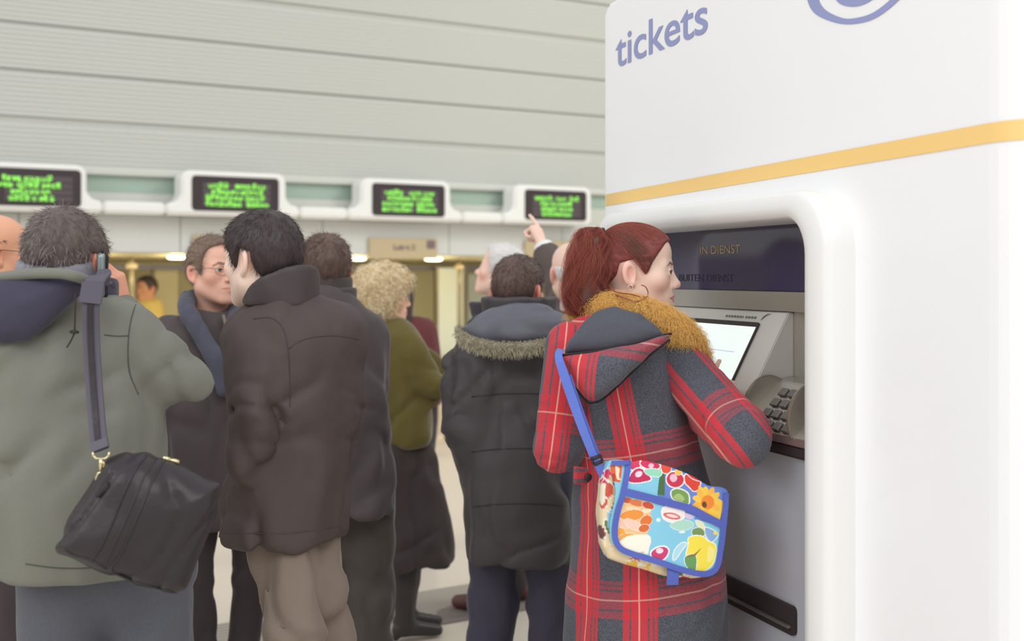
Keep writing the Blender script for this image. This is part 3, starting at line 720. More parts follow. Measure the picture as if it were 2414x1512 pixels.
def person(label, head, base, yaw, arms, H=1.75, hands=None, skin=(.62,.42,.33), fem=0., step=.0035, colkw=None, legs=None, girth=1., name='person', eyes=True, iris=(.10,.07,.05), gaze=0., neckoff=(0,-.03), hip=.92, feet=.10):
    """One continuous body: head, neck, trunk, arms with hands, legs. arms {'L': [shoulder, elbow, wrist], 'R': ...}."""
    R = head_axes(*head['rot']); h = dict(c=np.asarray(head['p'], float), R=R, s=head.get('s', 1.))
    by = rotz(yaw*D2R); bx = np.array([base[0], base[1], 0.])
    B = lambda x, y, z: bx+by@np.array([x, y, z])
    shL, shR = np.asarray(arms['L'][0]), np.asarray(arms['R'][0])
    sh_mid = (shL+shR)/2
    nk_top = h['c']+R@(np.array([0,-.022,-.055])*h['s']); nk_bot = np.array([sh_mid[0],sh_mid[1],0])*.55+np.array([h['c'][0],h['c'][1],0])*.45; nk_bot[2] = max(shL[2], shR[2])+.02
    nk_bot[:2] += (by@np.array([0,neckoff[1],0]))[:2]
    caps_ = {}
    for sd, sg in (('L',-1),('R',1)):
        el, wr = np.asarray(arms[sd][-2]), np.asarray(arms[sd][-1]); hs = (hands or {}).get(sd)
        f = wr-el
        if hs is None: hs = dict(f=f, b=by@np.array([sg*1.,-.2,0])+np.cross(f, (0,0,1))*0+1e-3, curls=REL)
        caps_[sd] = hand_caps(wr+(hs.get('off', np.zeros(3))), hs['f'], hs['b'], hs.get('side', sg*-1), hs['curls'], hs.get('thumb', (.6,.75,-.2)), hs.get('s', 1.-.06*fem), hs.get('spread', 0.))
    lg = legs or {}
    L_ = {}
    for sd, sg in (('L',-1),('R',1)):
        o = lg.get(sd, (0,0))
        if len(o) == 3: L_[sd] = [np.asarray(x, float) for x in o]; continue
        L_[sd] = [B(sg*.09,0,hip), B(sg*.10,.02,hip*.53), B(sg*feet,o[0]-.01,.085)]
    hipc = B(0,0,hip+.06); chest = sh_mid*.5+bx*.5; chest[2] = min(shL[2], shR[2])-.16
    wz = (h['c']-np.array([0,0,.0]))
    def f(P):
        d = np.full(len(P), 9., dtype=np.float32)
        nh = ln(sub(P, h['c'])) < .32
        if nh.any(): d[nh] = head_sdf(head_q(P[nh], h), fem)*h['s']
        d = np.where(nh, d, ln(sub(P, h['c']))-.2)
        nr = (.056-.009*fem)*h['s']
        d = smin(d, cap(P, nk_top, nk_bot, nr, nr*1.12), .03)
        tr = cap(P, shL*.82+sh_mid*.18, shR*.82+sh_mid*.18, .055, .055)
        tr = smin(tr, cap(P, nk_bot-np.array([0,0,.02]), chest, .055, .105*girth), .06)
        tr = smin(tr, cap(P, chest, hipc, .11*girth, .12*girth), .06)
        for sd in 'LR':
            A = arms[sd]; tr = smin(tr, chain(P, A, [.036,.027,.024], .02), .04)
            l = L_[sd]; tr = smin(tr, chain(P, l, [.062,.044,.034], .02), .03)
            tr = smin(tr, cap(P, l[2]-np.array([0,0,.035]), l[2]+by@np.array([0,.11,-.055]), .026, .018), .03)
        d = smin(d, tr, .03)
        for sd in 'LR':
            c = np.mean([x[0] for x in caps_[sd]], 0); dc = ln(sub(P, c)); nhd = dc < .17
            if nhd.any():
                dd = hand_sdf(P[nhd], caps_[sd]); d[nhd] = smin(d[nhd], dd, .012)
        return d
    pts = np.array([h['c'], *arms['L'], *arms['R'], *L_['L'], *L_['R']]+[x[1] for s_ in 'LR' for x in caps_[s_]])
    lo = pts.min(0)-.16; hi = pts.max(0)+.16; lo[2] = -.01; hi[2] = max(hi[2], h['c'][2]+.15)
    fine = [[(h['c'][i]-.14, h['c'][i]+.14, step)] for i in range(3)]
    for sd in (hands or {}):
        cc = np.array([x for y in caps_[sd] for x in y[:2]]); l2 = cc.min(0)-.012; h2 = cc.max(0)+.012
        for i in range(3): fine[i].append((l2[i], h2[i], hands[sd].get('step', .004)))
    kw = dict(colkw or {}); kw.setdefault('fem', fem)
    def colf(V):
        q = (V-h['c'])@R/h['s']; near = ln(sub(V, h['c'])) < .17
        c = np.tile(np.array(skin), (len(V), 1)); c[near] = skin_col(q[near], skin, **kw)
        return c
    o, V, Q = solid(name, f, lo, hi, .02, M['skin'], None, 1, fine, colf, origin=tuple(bx))
    tag(o, label, 'person'); ORG[o.name] = bx
    if eyes: eyeballs(o, h, iris, gaze)
    o_ = dict(root=o, h=h, B=B, by=by, bx=bx, arms=arms, legs=L_, yaw=yaw, caps=caps_)
    return o_

# ------------------------------------------------------------------ clothes
def rows_px(rows, d):                      # (py, px centre, half width, half depth[, depth]) -> z, rx, ry, cx, cy
    return [( EYE-(r[0]-HY)*(r[4] if len(r) > 4 else d)/F, r[2], r[3], (r[1]-CX)*(r[4] if len(r) > 4 else d)/F, (r[4] if len(r) > 4 else d)) for r in rows]
def trunk(P, A, yaw, n=2.3):
    z = P[:, 2]; rx, ry, cx, cy = (np.interp(z, A[:, 0], A[:, i]).astype(np.float32) for i in (1, 2, 3, 4))
    c, s = math.cos(yaw*D2R), math.sin(yaw*D2R); dx = P[:, 0]-cx; dy = P[:, 1]-cy
    x = c*dx+s*dy; y = -s*dx+c*dy
    k = (np.abs(x/rx)**n+np.abs(y/ry)**n)**(1/n)
    d = (k-1)*np.minimum(rx, ry)
    return smax(d, np.maximum(A[0, 0]-z, z-A[-1, 0]), .02)
def folds(P, amp, seed, vert=.24, fine=.045):
    w = P+.05*np.stack([noise(P, .16, seed+5), noise(P, .16, seed+6), noise(P, .2, seed+7)], 1)
    c1 = np.clip(1-np.abs(noise(w, (.10,.10,vert), seed))/.42, 0, 1)          # long hanging creases
    w2 = w@rotx(.5).T.astype(np.float32)@roty(.6).T.astype(np.float32)
    c2 = np.clip(1-np.abs(noise(w2, (.22,.22,.075), seed+2))/.42, 0, 1)*np.clip(noise(P, .25, seed+3)*1.6+.35, 0, 1)   # slanting drag lines
    return amp*(.9*noise(w, (.11,.11,vert*1.2), seed+8)+.35*noise(w, (fine,fine,fine*2.2), seed+1)+.95*c1*c1*(3-2*c1)+1.15*c2*c2*(3-2*c2))
def arm_folds(P, pts, amp, seed):
    """Rings of creased cloth across a sleeve, deepest near the elbow."""
    a, b, c = (np.asarray(x, dtype=np.float32) for x in pts[-3:])
    out = 0
    for p, q, o in ((a, b, 0), (b, c, 1)):
        ax = (q-p)/np.linalg.norm(q-p); L_ = np.linalg.norm(q-p); t = (P-p)@ax; r = P-p-t[:, None]*ax
        u = np.stack([t+.35*(r@np.cross(ax, (.3,.2,.9)).astype(np.float32)), r[:, 0], r[:, 1]], 1)
        n = np.clip(1-np.abs(noise(u, (.045,.11,.11), seed+o))/.42, 0, 1)
        wt = np.exp(-((t-(L_ if o == 0 else 0))/.12)**2)+.25
        out = out+amp*n*n*wt*np.clip(1-(np.linalg.norm(r, axis=1)-.05)/.06, 0, 1)*((t > -.05) & (t < L_+.05))
    return out
def coat(p, name, rows, m, yaw=None, sleeves=None, amp=.006, seed=1, step=.009, extra=None, n=2.3, k=.05, cut=None, parent=None, vert=.24, colf=None, srad=(.068,.060,.050), smooth=3, attrf=None):
    A = dense(rows); yaw = p['yaw'] if yaw is None else yaw
    sl = sleeves or []
    def f(P):
        d = trunk(P, A, yaw, n)
        for pts, rs in sl: d = smin(d, chain(P, pts, rs, .03), k)
        if extra: d = extra(P, d)
        if amp:
            d = d+folds(P, amp, seed, vert)
            for pts, rs in sl: d = d+arm_folds(P, pts, amp*.75, seed+20)
        if cut: d = cut(P, d)
        return d*.8
    pts = [np.array([r[3], r[4], r[0]]) for r in A]; R = max(A[:, 1].max(), A[:, 2].max())
    lo = np.min(pts, 0)-[R+.03, R+.03, .03]; hi = np.max(pts, 0)+[R+.03, R+.03, .06]
    for q, rs in sl:
        lo = np.minimum(lo, np.min(q, 0)-max(rs)-.04); hi = np.maximum(hi, np.max(q, 0)+max(rs)+.04)
    o, V, Q = solid(name, f, lo, hi, step, m, parent or p['root'], smooth, colf=colf, attrf=attrf, origin=tuple(p['bx']))
    return o, V, Q
def sleeve_part(p, name, pts, rs, m, amp=.005, seed=3, step=.009, parent=None, attrf=None, cut=None):
    pts = [np.asarray(x) for x in pts]
    def f(P):
        d = chain(P, pts, rs, .03)+folds(P, amp*.6, seed, .12, .04)+arm_folds(P, pts, amp*1.2, seed+20)
        return (cut(P, d) if cut else d)*.85
    o, V, Q = solid(name, f, np.min(pts, 0)-max(rs)-.04, np.max(pts, 0)+max(rs)+.04, step, m, parent or p['root'], 2, origin=tuple(p['bx']), attrf=attrf)
    return o, V, Q
def sub_mesh(p, name, f, lo, hi, step, m, parent=None, it=1, **kw):
    return solid(name, f, np.asarray(lo), np.asarray(hi), step, m, parent or p['root'], it, origin=tuple(p['bx']), **kw)
def trousers(p, m, top=None, rad=(.105,.085,.080), amp=.008, seed=9, step=.011, name='trousers', hipr=(.165,.12)):
    L_ = p['legs']; hc = p['B'](0,0,top or .98)
    def f(P):
        q = (P-p['bx'].astype(np.float32))@p['by'].astype(np.float32)
        d = ell(q, (0,0,.92), (hipr[0], hipr[1], .13))
        for s in 'LR':
            l = [x.copy() for x in L_[s]]; l[2][2] = .05
            d = smin(d, chain(P, l, rad, .03), .04)
        d = d+folds(P, amp, seed, .16, .05)
        d = np.maximum(d, .035-P[:, 2])
        return d*.8
    pts = np.array([*L_['L'], *L_['R'], hc])
    return solid(name, f, pts.min(0)-[.2,.2,.1], pts.max(0)+[.2,.2,.1], step, m, p['root'], 2, origin=tuple(p['bx']))
def shoes(p, m, name='shoe', hgt=.07):
    for s in 'LR':
        a = p['legs'][s][2]; by = p['by']
        def f(P):
            q = (P-np.array([a[0],a[1],0],dtype=np.float32))@by.astype(np.float32)
            d = smin(cap(q, (0,-.045,.052), (0,.03,.052), .044, .046), cap(q, (0,.05,.045), (0,.165,.036), .043, .034), .04)
            d = smin(d, cap(q, (0,-.01,.06), (0,-.015,hgt+.03), .048, .046), .03)
            return smax(d, .006-q[:, 2], .01)
        solid(name, f, a-[.24,.24,.1], a+[.24,.24,.09], .009, m, p['root'], 1, origin=tuple(p['bx']))
def hair_cap(p, hl, m, off=.010, name='hair', step=.004, extra=None, amp=.003, seed=4, nsc=(.012,.012,.03), top=0.):
    """Hair mass over the skull; hl is the hairline, z against y in the head's frame."""
    h = p['h']; ys = np.array([a for a, b in hl]); zs = np.array([b for a, b in hl])
    def f(P):
        q = head_q(P, h)
        d = cranium(q)-off-top*np.clip(q[:, 2]/.1, 0, 1)+amp*noise(q, nsc, seed)
        d = smax(d, (np.interp(q[:, 1], ys, zs)-q[:, 2])*.8, .008)
        if extra: d = extra(q, d)
        return d*h['s']
    V, Q = net(f, h['c']-.17, h['c']+.17, step); V = relax(V, Q, 1)
    o = mesh_obj(name, V, Q, m, p['root'], True, origin=tuple(p['bx']))
    return o, V, vnormals(V, Q)
def comb_hair(p, cap_, m, n=2500, length=.02, lift=.35, radius=.00035, whorl=(0,-.075,.095), npts=5, wave=.0, seed=1, name='hair_strands', jitter=.35, keep=None, front=None):
    """Short hair combed away from the crown over the hair mass."""
    o, V, Nn = cap_; h = p['h']; r = np.random.default_rng(seed)
    q = (V-h['c'])@h['R']/h['s']; sk = cranium(q.astype(np.float32)); rim = sk > np.percentile(sk, 60)-.006
    ok = np.where(rim & ((q[:, 1] > -9) if keep is None else keep(q)))[0]
    i = r.choice(ok, n); root = q[i]+r.normal(0, .0015, (n, 3)); nn = Nn[i]@h['R']
    d = root-np.array(whorl); d -= nn*np.sum(d*nn, 1)[:, None]; d /= np.linalg.norm(d, axis=1)[:, None]+1e-6
    d += r.normal(0, jitter, (n, 3)); 
    if front is not None: d += front(root)
    ln_ = length*r.uniform(.6, 1.2, n)
    X = [root-nn*.002]
    ph = r.uniform(0, 2*PI, n); wv = np.cross(nn, d)
    for k in range(1, npts):
        t = k/(npts-1); v = nn*(lift*(1-t*.8))[:, None] if np.ndim(lift) else nn*lift*(1-t*.8)
        s_ = d+v; s_ /= np.linalg.norm(s_, axis=1)[:, None]+1e-6
        X.append(X[-1]+s_*(ln_/(npts-1))[:, None]+wv*(wave*np.sin(ph+t*9))[:, None])
    X = np.stack(X, 1)*h['s']@h['R'].T+h['c']
    return strands(name, None, lambda _: X, npts, radius, m, o)
def collar(p, c, rx, ry, z0, z1, yaw, m, th=.010, tilt=.0, gap=.0, flare=.0, lean=0., name='collar', step=.006, amp=.002, parent=None):
    """A standing collar: a band round the neck, open in front by the gap angle; tilt raises its back."""
    c = np.asarray(c, float)
    def f(P):
        q = (P-c.astype(np.float32))@rotz(yaw*D2R).astype(np.float32); z = q[:, 2]; t = (z-z0)/(z1-z0)
        x = q[:, 0]; y = q[:, 1]-lean*t
        a = rx*(1+flare*t); b = ry*(1+flare*t)
        k = np.sqrt((x/a)**2+(y/b)**2); d = np.abs((k-1)*np.minimum(a, b))-th
        top = z1-tilt*(y/ry+1)*.5; e = np.maximum(z0-z, z-top)
        d = smax(d, e, .012)
        if gap: d = smax(d, (np.cos(gap*D2R)*1. - (-y/np.sqrt(x*x+y*y+1e-9)))*-1*0+((y/np.sqrt(x*x+y*y+1e-9))-math.cos(gap*D2R))*min(rx, ry), .01)
        return (d+amp*noise(P, .04, 3))*.8
    R = max(rx, ry)*(1+abs(flare))+.05+abs(lean)
    return solid(name, f, c+[-R,-R,z0-.03], c+[R,R,z1+.03], step, m, parent or p['root'], 1, origin=tuple(p['bx']))
def glasses(p, m, lens=True, name='glasses', wdt=.0225, hgt=.016):
    h = p['h']; T = lambda x, y, z: h['c']+h['R']@(h['s']*np.array([x, y, z]))
    mb = MB()
    for sx in (-1, 1):
        mb.tube([T(sx*.033+wdt*math.cos(t), .103-.010*abs(math.cos(t)*.5+.0)*(1 if sx*math.cos(t) > 0 else 0), -.002+hgt*math.sin(t)) for t in np.linspace(0, 2*PI, 20, endpoint=False)], .0011, 6, True)
        mb.tube([T(sx*.055, .099, .006), T(sx*.072, .085, .009), T(sx*.079, .04, .008), T(sx*.081, -.01, .012), T(sx*.080, -.03, .0)], .0013, 6)
    mb.tube([T(-.012,.104,.002), T(0,.108,.005), T(.012,.104,.002)], .0012, 6)
    return mb.build(name, m, p['root'], True, origin=tuple(p['bx']))
def tuft(name, p, parent, roots, dirs, length, m, npts=9, curl=.006, freq=3., radius=.0004, seed=1, grav=.3, tip=.4):
    """Fur: curly curves growing from the roots along dirs (world space)."""
    r = np.random.default_rng(seed); n = len(roots); L_ = length*r.uniform(.5, 1.25, n)
    d = dirs/np.linalg.norm(dirs, axis=1)[:, None]; a = np.cross(d, r.normal(0, 1, (n, 3))); a /= np.linalg.norm(a, axis=1)[:, None]; b = np.cross(d, a); ph = r.uniform(0, 6.28, n); fr = freq*r.uniform(.7, 1.4, n)
    X = []
    for t in np.linspace(0, 1, npts):
        w = ph+fr*2*PI*t; s_ = curl*min(1, t*2)
        X.append(roots+d*(L_*t)[:, None]+a*(s_*np.cos(w))[:, None]+b*(s_*np.sin(w))[:, None]-np.array([0,0,1])*(grav*L_*t*t)[:, None])
    X = np.stack(X, 1)
    return strands(name, None, lambda _: X, npts, radius, m, parent, tip)

from mathutils.bvhtree import BVHTree
def snapper(o, extra=0.):
    me = o.data; org = ORG.get(o.name, ORG.get(o.parent.name if o.parent else '', np.zeros(3)))
    bv = BVHTree.FromPolygons([v.co+Vector(org) for v in me.vertices], [p.vertices for p in me.polygons])
    def on(px, py, lift=0.):               # where the sight line through a pixel first meets the surface
        r = Vector(((px-CX)/F, 1, -(py-HY)/F)).normalized(); h = bv.ray_cast(Vector((0,0,EYE)), r)
        if h[0] is None: return None
        return np.array(h[0])+np.array(h[1])*lift if np.dot(h[1], r) < 0 else np.array(h[0])-np.array(r)*lift
    return on
def seam(pts, r, name, m, parent, org, on, sm=5, lift=0., n=8):
    P = [on(x, y, lift) for x, y in [tuple(v) for v in spline(np.array(pts, float), sm)]]
    P = [x for x in P if x is not None]; mb = MB(); mb.tube(P, r, n); return mb.build(name, m, parent, True, origin=tuple(org))
M['skin'] = mat('skin', (.6,.4,.3), .5, spec=.3, attr='Col', sss=.12, bump=[(350,.08,.0006)])
M['lash'] = mat('dark_lashes', srgb(58,46,44), .6)
M['eye'] = mat('eyeball', (1,1,1), .12, spec=.5, attr='Col')
def cloth(name, col, rough=.85, sheen=.2, fine=500, var=.12, spec=.15, b=.25):
    return mat(name, col, rough, spec=spec, sheen=sheen, var=(fine, var), bump=[(fine*.8,b,.0008),(26,.22,.008)])
def hairm(name, col, rough=.5): return mat(name, col, rough, spec=.35)
# ------------------------------------------------------------------ the woman in the plaid coat
def plaid_mat():
    m = bpy.data.materials.new('red_and_charcoal_plaid_wool'); m.use_nodes = True; nt = m.node_tree; N = nt.nodes; L = nt.links; b = N['Principled BSDF']
    b.inputs['Roughness'].default_value = .9; b.inputs['Specular IOR Level'].default_value = .12; b.inputs['Sheen Weight'].default_value = .15
    at = N.new('ShaderNodeAttribute'); at.attribute_name = 'weave'; sp = N.new('ShaderNodeSeparateXYZ'); L.new(at.outputs['Vector'], sp.inputs[0])
    def mth(op, a, b_=None, c=None):
        n = N.new('ShaderNodeMath'); n.operation = op
        for i, v in enumerate((a, b_, c)):
            if v is None: continue
            if isinstance(v, (int, float)): n.inputs[i].default_value = v
            else: L.new(v, n.inputs[i])
        return n.outputs[0]
    def band(u, centre, period):           # signed distance from a stripe group's middle, in metres
        return mth('SUBTRACT', mth('FLOORED_MODULO', mth('ADD', u, period/2-centre), period), period/2)
    def stripes(x):                        # ramp over -0.06 .. 0.06: red and pale threads of one group
        n = N.new('ShaderNodeMapRange'); L.new(x, n.inputs['Value']); n.inputs['From Min'].default_value = -.06; n.inputs['From Max'].default_value = .06
        r = N.new('ShaderNodeValToRGB'); r.color_ramp.interpolation = 'CONSTANT'; L.new(n.outputs[0], r.inputs['Fac'])
        el = r.color_ramp.elements; el[0].position = 0; el[0].color = (0,0,0,1)
        seq = [(-.044,.9),(-.026,.15),(-.021,1),(-.002,2),(.0022,1),(.021,.15),(.026,.95),(.034,.2),(.038,.85),(.046,0)]
        el[1].position = (seq[0][0]+.06)/.12; el[1].color = (seq[0][1],0,0,1)
        for p_, v in seq[1:]:
            e = el.new((p_+.06)/.12); e.color = (min(v, 1), 1 if v > 1 else 0, 0, 1)
        s = N.new('ShaderNodeSeparateColor'); L.new(r.outputs['Color'], s.inputs[0]); return s.outputs[0], s.outputs[1]
    r1, w1 = stripes(band(sp.outputs[0], 0., .56)); r2, w2 = stripes(band(sp.outputs[0], -.165, .56)); rv, wv = stripes(band(sp.outputs[1], 0., .34))
    ru = mth('MAXIMUM', r1, r2); wu = mth('MAXIMUM', w1, w2)
    red = mth('MAXIMUM', mth('MULTIPLY', ru, .86), mth('MULTIPLY', rv, .42)); red = mth('MINIMUM', mth('ADD', red, mth('MULTIPLY', mth('MULTIPLY', ru, rv), .3)), 1.)
    wh = mth('MAXIMUM', mth('MULTIPLY', wu, .55), mth('MULTIPLY', wv, .4))
    no = N.new('ShaderNodeTexNoise'); no.inputs['Scale'].default_value = 420; tc = N.new('ShaderNodeTexCoord'); L.new(tc.outputs['Object'], no.inputs['Vector'])
    g = N.new('ShaderNodeValToRGB'); L.new(no.outputs['Fac'], g.inputs['Fac']); g.color_ramp.elements[0].position = .35; g.color_ramp.elements[0].color = (*srgb(66,67,76),1); g.color_ramp.elements[1].position = .7; g.color_ramp.elements[1].color = (*srgb(104,106,116),1)
    m1 = N.new('ShaderNodeMix'); m1.data_type = 'RGBA'; L.new(red, m1.inputs['Factor']); L.new(g.outputs['Color'], m1.inputs['A']); m1.inputs['B'].default_value = (*srgb(205,58,68),1)
    m2 = N.new('ShaderNodeMix'); m2.data_type = 'RGBA'; L.new(wh, m2.inputs['Factor']); L.new(m1.outputs['Result'], m2.inputs['A']); m2.inputs['B'].default_value = (*srgb(232,196,176),1)
    L.new(m2.outputs['Result'], b.inputs['Base Color'])
    bp = N.new('ShaderNodeBump'); bp.inputs['Strength'].default_value = .3; bp.inputs['Distance'].default_value = .001; L.new(no.outputs['Fac'], bp.inputs['Height']); L.new(bp.outputs['Normal'], b.inputs['Normal'])
    return m
M['plaid'] = plaid_mat()
M['wool'] = mat('charcoal_wool', srgb(84,86,95), .9, spec=.12, sheen=.15, var=(420,.25), bump=[(420,.3,.001)])
M['wool_seam'] = mat('dark_seam', srgb(52,48,52), .9)
M['red_hair'] = hairm('dark_red_hair', srgb(124,60,58), .42); M['red_hair_b'] = hairm('copper_red_hair', srgb(160,86,72), .42); M['root_hair'] = hairm('brown_hair_roots', srgb(92,66,58), .45)
M['fur'] = hairm('mustard_fur', srgb(244,200,118), .6); M['fur_core'] = mat('mustard_fleece', srgb(220,172,92), .9)
M['silver'] = mat('silver', (.8,.8,.8), .2, metal=1.)
DW = 3.2*.98; SOFF = -.07
pt0 = pt
def pt(px, py, d): return pt0(px, py, d*.98)
FD = np.array([.42,.62,.66]); FD /= np.linalg.norm(FD); WCURL = ((-4,6,4),(60,80,45),(64,84,45),(66,84,45)); WT = -KU-FD*np.dot(FD, -KU); WT /= np.linalg.norm(WT); WB = np.cross(FD, WT)
w_head = dict(p=pt(1500,642,3.22), rot=(-94,-2,0), s=.98)
wR = [pt(1566,818,3.20), pt(1752,1030,2.93), pt0(1693,852,3.225)-.172*FD]
wL = [pt(1345,820,3.16), pt(1315,1055,3.12), pt(1420,1075,3.42)]
fd = FD; hcp = hand_caps(wR[2], fd, WB, -1, WCURL, s=.94); hoff = pt0(1693,850,3.222)-hcp[3][1]-np.array([-.003,0,.002])
wm = person('woman in red and charcoal plaid coat with red ponytail, touching the ticket machine screen', w_head, (pt(1515,650,3.2)[0], 3.2*.98), -35, {'L': wL, 'R': wR}, skin=srgb(238,206,190), fem=1., step=.0021,
    hands={'R': dict(f=fd, b=WB, side=-1, curls=WCURL, step=.003, off=hoff, s=.94)}, colkw=dict(brow=srgb(112,82,74), lip=srgb(200,128,124), ruddy=.42), girth=.9, feet=.08, gaze=-.38, iris=(.12,.085,.05))
root = wm['root']
# coat, in one piece with the skirt; weave coordinates run round the body and up it
wrows = rows_px([(1760,1522,.228,.205),(1600,1522,.222,.195),(1450,1524,.212,.185),(1300,1522,.204,.176),(1200,1518,.192,.165),(1110,1510,.172,.145),(1030,1494,.168,.142),(930,1474,.172,.140),(860,1462,.168,.128),(800,1462,.142,.110),(755,1468,.098,.088),(725,1474,.068,.068)], DW)
A_w = dense(wrows)
def weave_trunk(V):
    z = V[:, 2]; cx = np.interp(z, A_w[:, 0], A_w[:, 3]); cy = np.interp(z, A_w[:, 0], A_w[:, 4]); rx = np.interp(z, A_w[:, 0], A_w[:, 1])
    ang = np.arctan2(V[:, 0]-cx, -(V[:, 1]-cy))                 # 0 towards the camera side, grows to the right of it
    u = (ang+.20)*(.19+.45*(rx-.19))
    return np.stack([u, z-1.165-.02*np.sin(ang*1.5), 0*z], 1)
def w_extra(P, d):
    d = smin(d, cap(P, pt(1372,800,3.16), pt(1548,796,3.2), .055, .052), .06)
    return d
co_, cV, cQ = coat(wm, 'coat', wrows, M['plaid'], extra=w_extra, amp=.0045, seed=21, step=.0075, attrf=weave_trunk, vert=.35)
def weave_sleeve(pts, off, vo, sgn=1):
    a, b, c = (np.asarray(x, float) for x in pts)
    L1 = np.linalg.norm(b-a); ax = (b-a)/L1; e = np.cross(ax, (0,-1.,0)); e /= np.linalg.norm(e)
    def f(V):
        q = V-a; t = q@ax
        return np.stack([sgn*1.1*(q@e)+off, t+vo, 0*t], 1)
    return f
srR = [.068,.066,.052]
sleeve_part(wm, 'sleeve', wR, srR, M['plaid'], amp=.006, seed=31, step=.007, parent=co_, attrf=weave_sleeve(wR, SOFF, -.30))
sleeve_part(wm, 'sleeve', wL, [.066,.060,.05], M['plaid'], amp=.005, seed=32, step=.007, parent=co_, attrf=weave_sleeve(wL, .02, -.17, -1))
# hood: plaid pouch hanging on the back, charcoal lining above its edge
hp_ = Plane(1440, 860, 3.045*.98, -14, -8)
pol = hp_.poly([(1316,838),(1345,895),(1380,942),(1398,948),(1425,936),(1475,890),(1530,838),(1578,800),(1582,786),(1550,794),(1480,814),(1400,828)])
def weave_hood(V): q = hp_.loc(V.astype(np.float32)); return np.stack([q[:, 0]*1.05+.075-.10*q[:, 1], q[:, 1]*1.0-.062+.14*q[:, 0]+.34*0, 0*q[:, 0]], 1)
ho, _, _ = sub_mesh(wm, 'hood', lambda P: pillow(P, hp_, pol, .016, .030, .04, .022)+.0025*noise(P, (.05,.05,.05), 8), hp_.o-[.18,.16,.17], hp_.o+[.20,.16,.14], .0055, M['plaid'], co_, attrf=weave_hood)
lp_ = Plane(1450, 790, 3.08*.98, -14, -28)
pol2 = lp_.poly([(1322,838),(1338,800),(1372,760),(1405,733),(1450,722),(1515,738),(1548,764),(1572,795),(1540,806),(1480,822),(1400,834)])
sub_mesh(wm, 'hood_lining', lambda P: pillow(P, lp_, pol2, .012, .034, .035, .022)+.004*ridge(P, (.06,.06,.12), 14), lp_.o-[.19,.2,.12], lp_.o+[.2,.2,.14], .006, M['wool'], co_)
def px_tube(mb, pts, r, n=8, sm=6): mb.tube(spline([pt(*p) for p in pts], sm), r, n); return mb
mb = MB()
px_tube(mb, [(1316,838,3.005),(1400,829,2.99),(1480,815,2.99),(1550,794,3.03),(1582,787,3.07)], .0028)
px_tube(mb, [(1316,838,3.01),(1345,896,3.015),(1380,944,3.02),(1398,950,3.02),(1426,938,3.02),(1476,892,3.02),(1530,840,3.03),(1579,801,3.06)], .0024)
mb.build('hood_piping', M['wool_seam'], co_, True, origin=tuple(wm['bx']))
# half belt with its button
bp_ = Plane(1374, 1120, 3.085*.98, 30)
pb = bp_.poly([(1352,1098),(1384,1104),(1391,1120),(1388,1138),(1380,1144),(1352,1142)])
be, _, _ = sub_mesh(wm, 'half_belt', lambda P: pillow(P, bp_, pb, .005, .003, .01, .006), bp_.o-.06, bp_.o+.06, .003, M['plaid'], root, attrf=lambda V: np.stack([0*V[:, 0]+.5*(V[:, 2]-1.08)+.01, 0*V[:, 0]+.15, 0*V[:, 0]], 1))
c_ = bp_.w(1381, 1124, -.009); MB().tube([c_, c_-bp_.n*.004, c_-bp_.n*.006], [.0095,.0095,.006], 16).build('button', M['rubber'], be, True, origin=tuple(wm['bx']))
# fur collar
fp = spline([pt(1366,750,3.27),pt(1380,722,3.22),pt(1415,716,3.16),pt(1462,714,3.13),pt(1512,726,3.11),pt(1562,750,3.11),pt(1602,778,3.12),pt(1630,814,3.15),pt(1646,856,3.19)], 7)
fr_ = np.interp(np.linspace(0,1,len(fp)), [0,.15,.4,.6,.8,1], [.016,.014,.013,.023,.029,.018])
V, Fc = tube(fp, fr_*.8, 12)
fo = mesh_obj('fur_collar', V, Fc, M['fur_core'], root, True, origin=tuple(wm['bx']))
r = np.random.default_rng(5); nf = 14000; i = r.integers(0, len(fp)-1, nf); t = r.uniform(0, 1, nf)[:, None]; cpt = fp[i]*(1-t)+fp[i+1]*t; dr = r.normal(0, 1, (nf, 3)); tg = fp[i+1]-fp[i]; tg /= np.linalg.norm(tg, axis=1)[:, None]; dr -= tg*np.sum(dr*tg, 1)[:, None]; dr /= np.linalg.norm(dr, axis=1)[:, None]
sd_ = strands  # fur and hair go in as curves
rt = cpt+dr*fr_[i][:, None]*.7
X = tuft('fur', wm, fo, rt, dr+tg*.5+r.normal(0, .4, (nf, 3)), .034, M['fur'], 10, .006, 1.5, .00038, 6, .35)
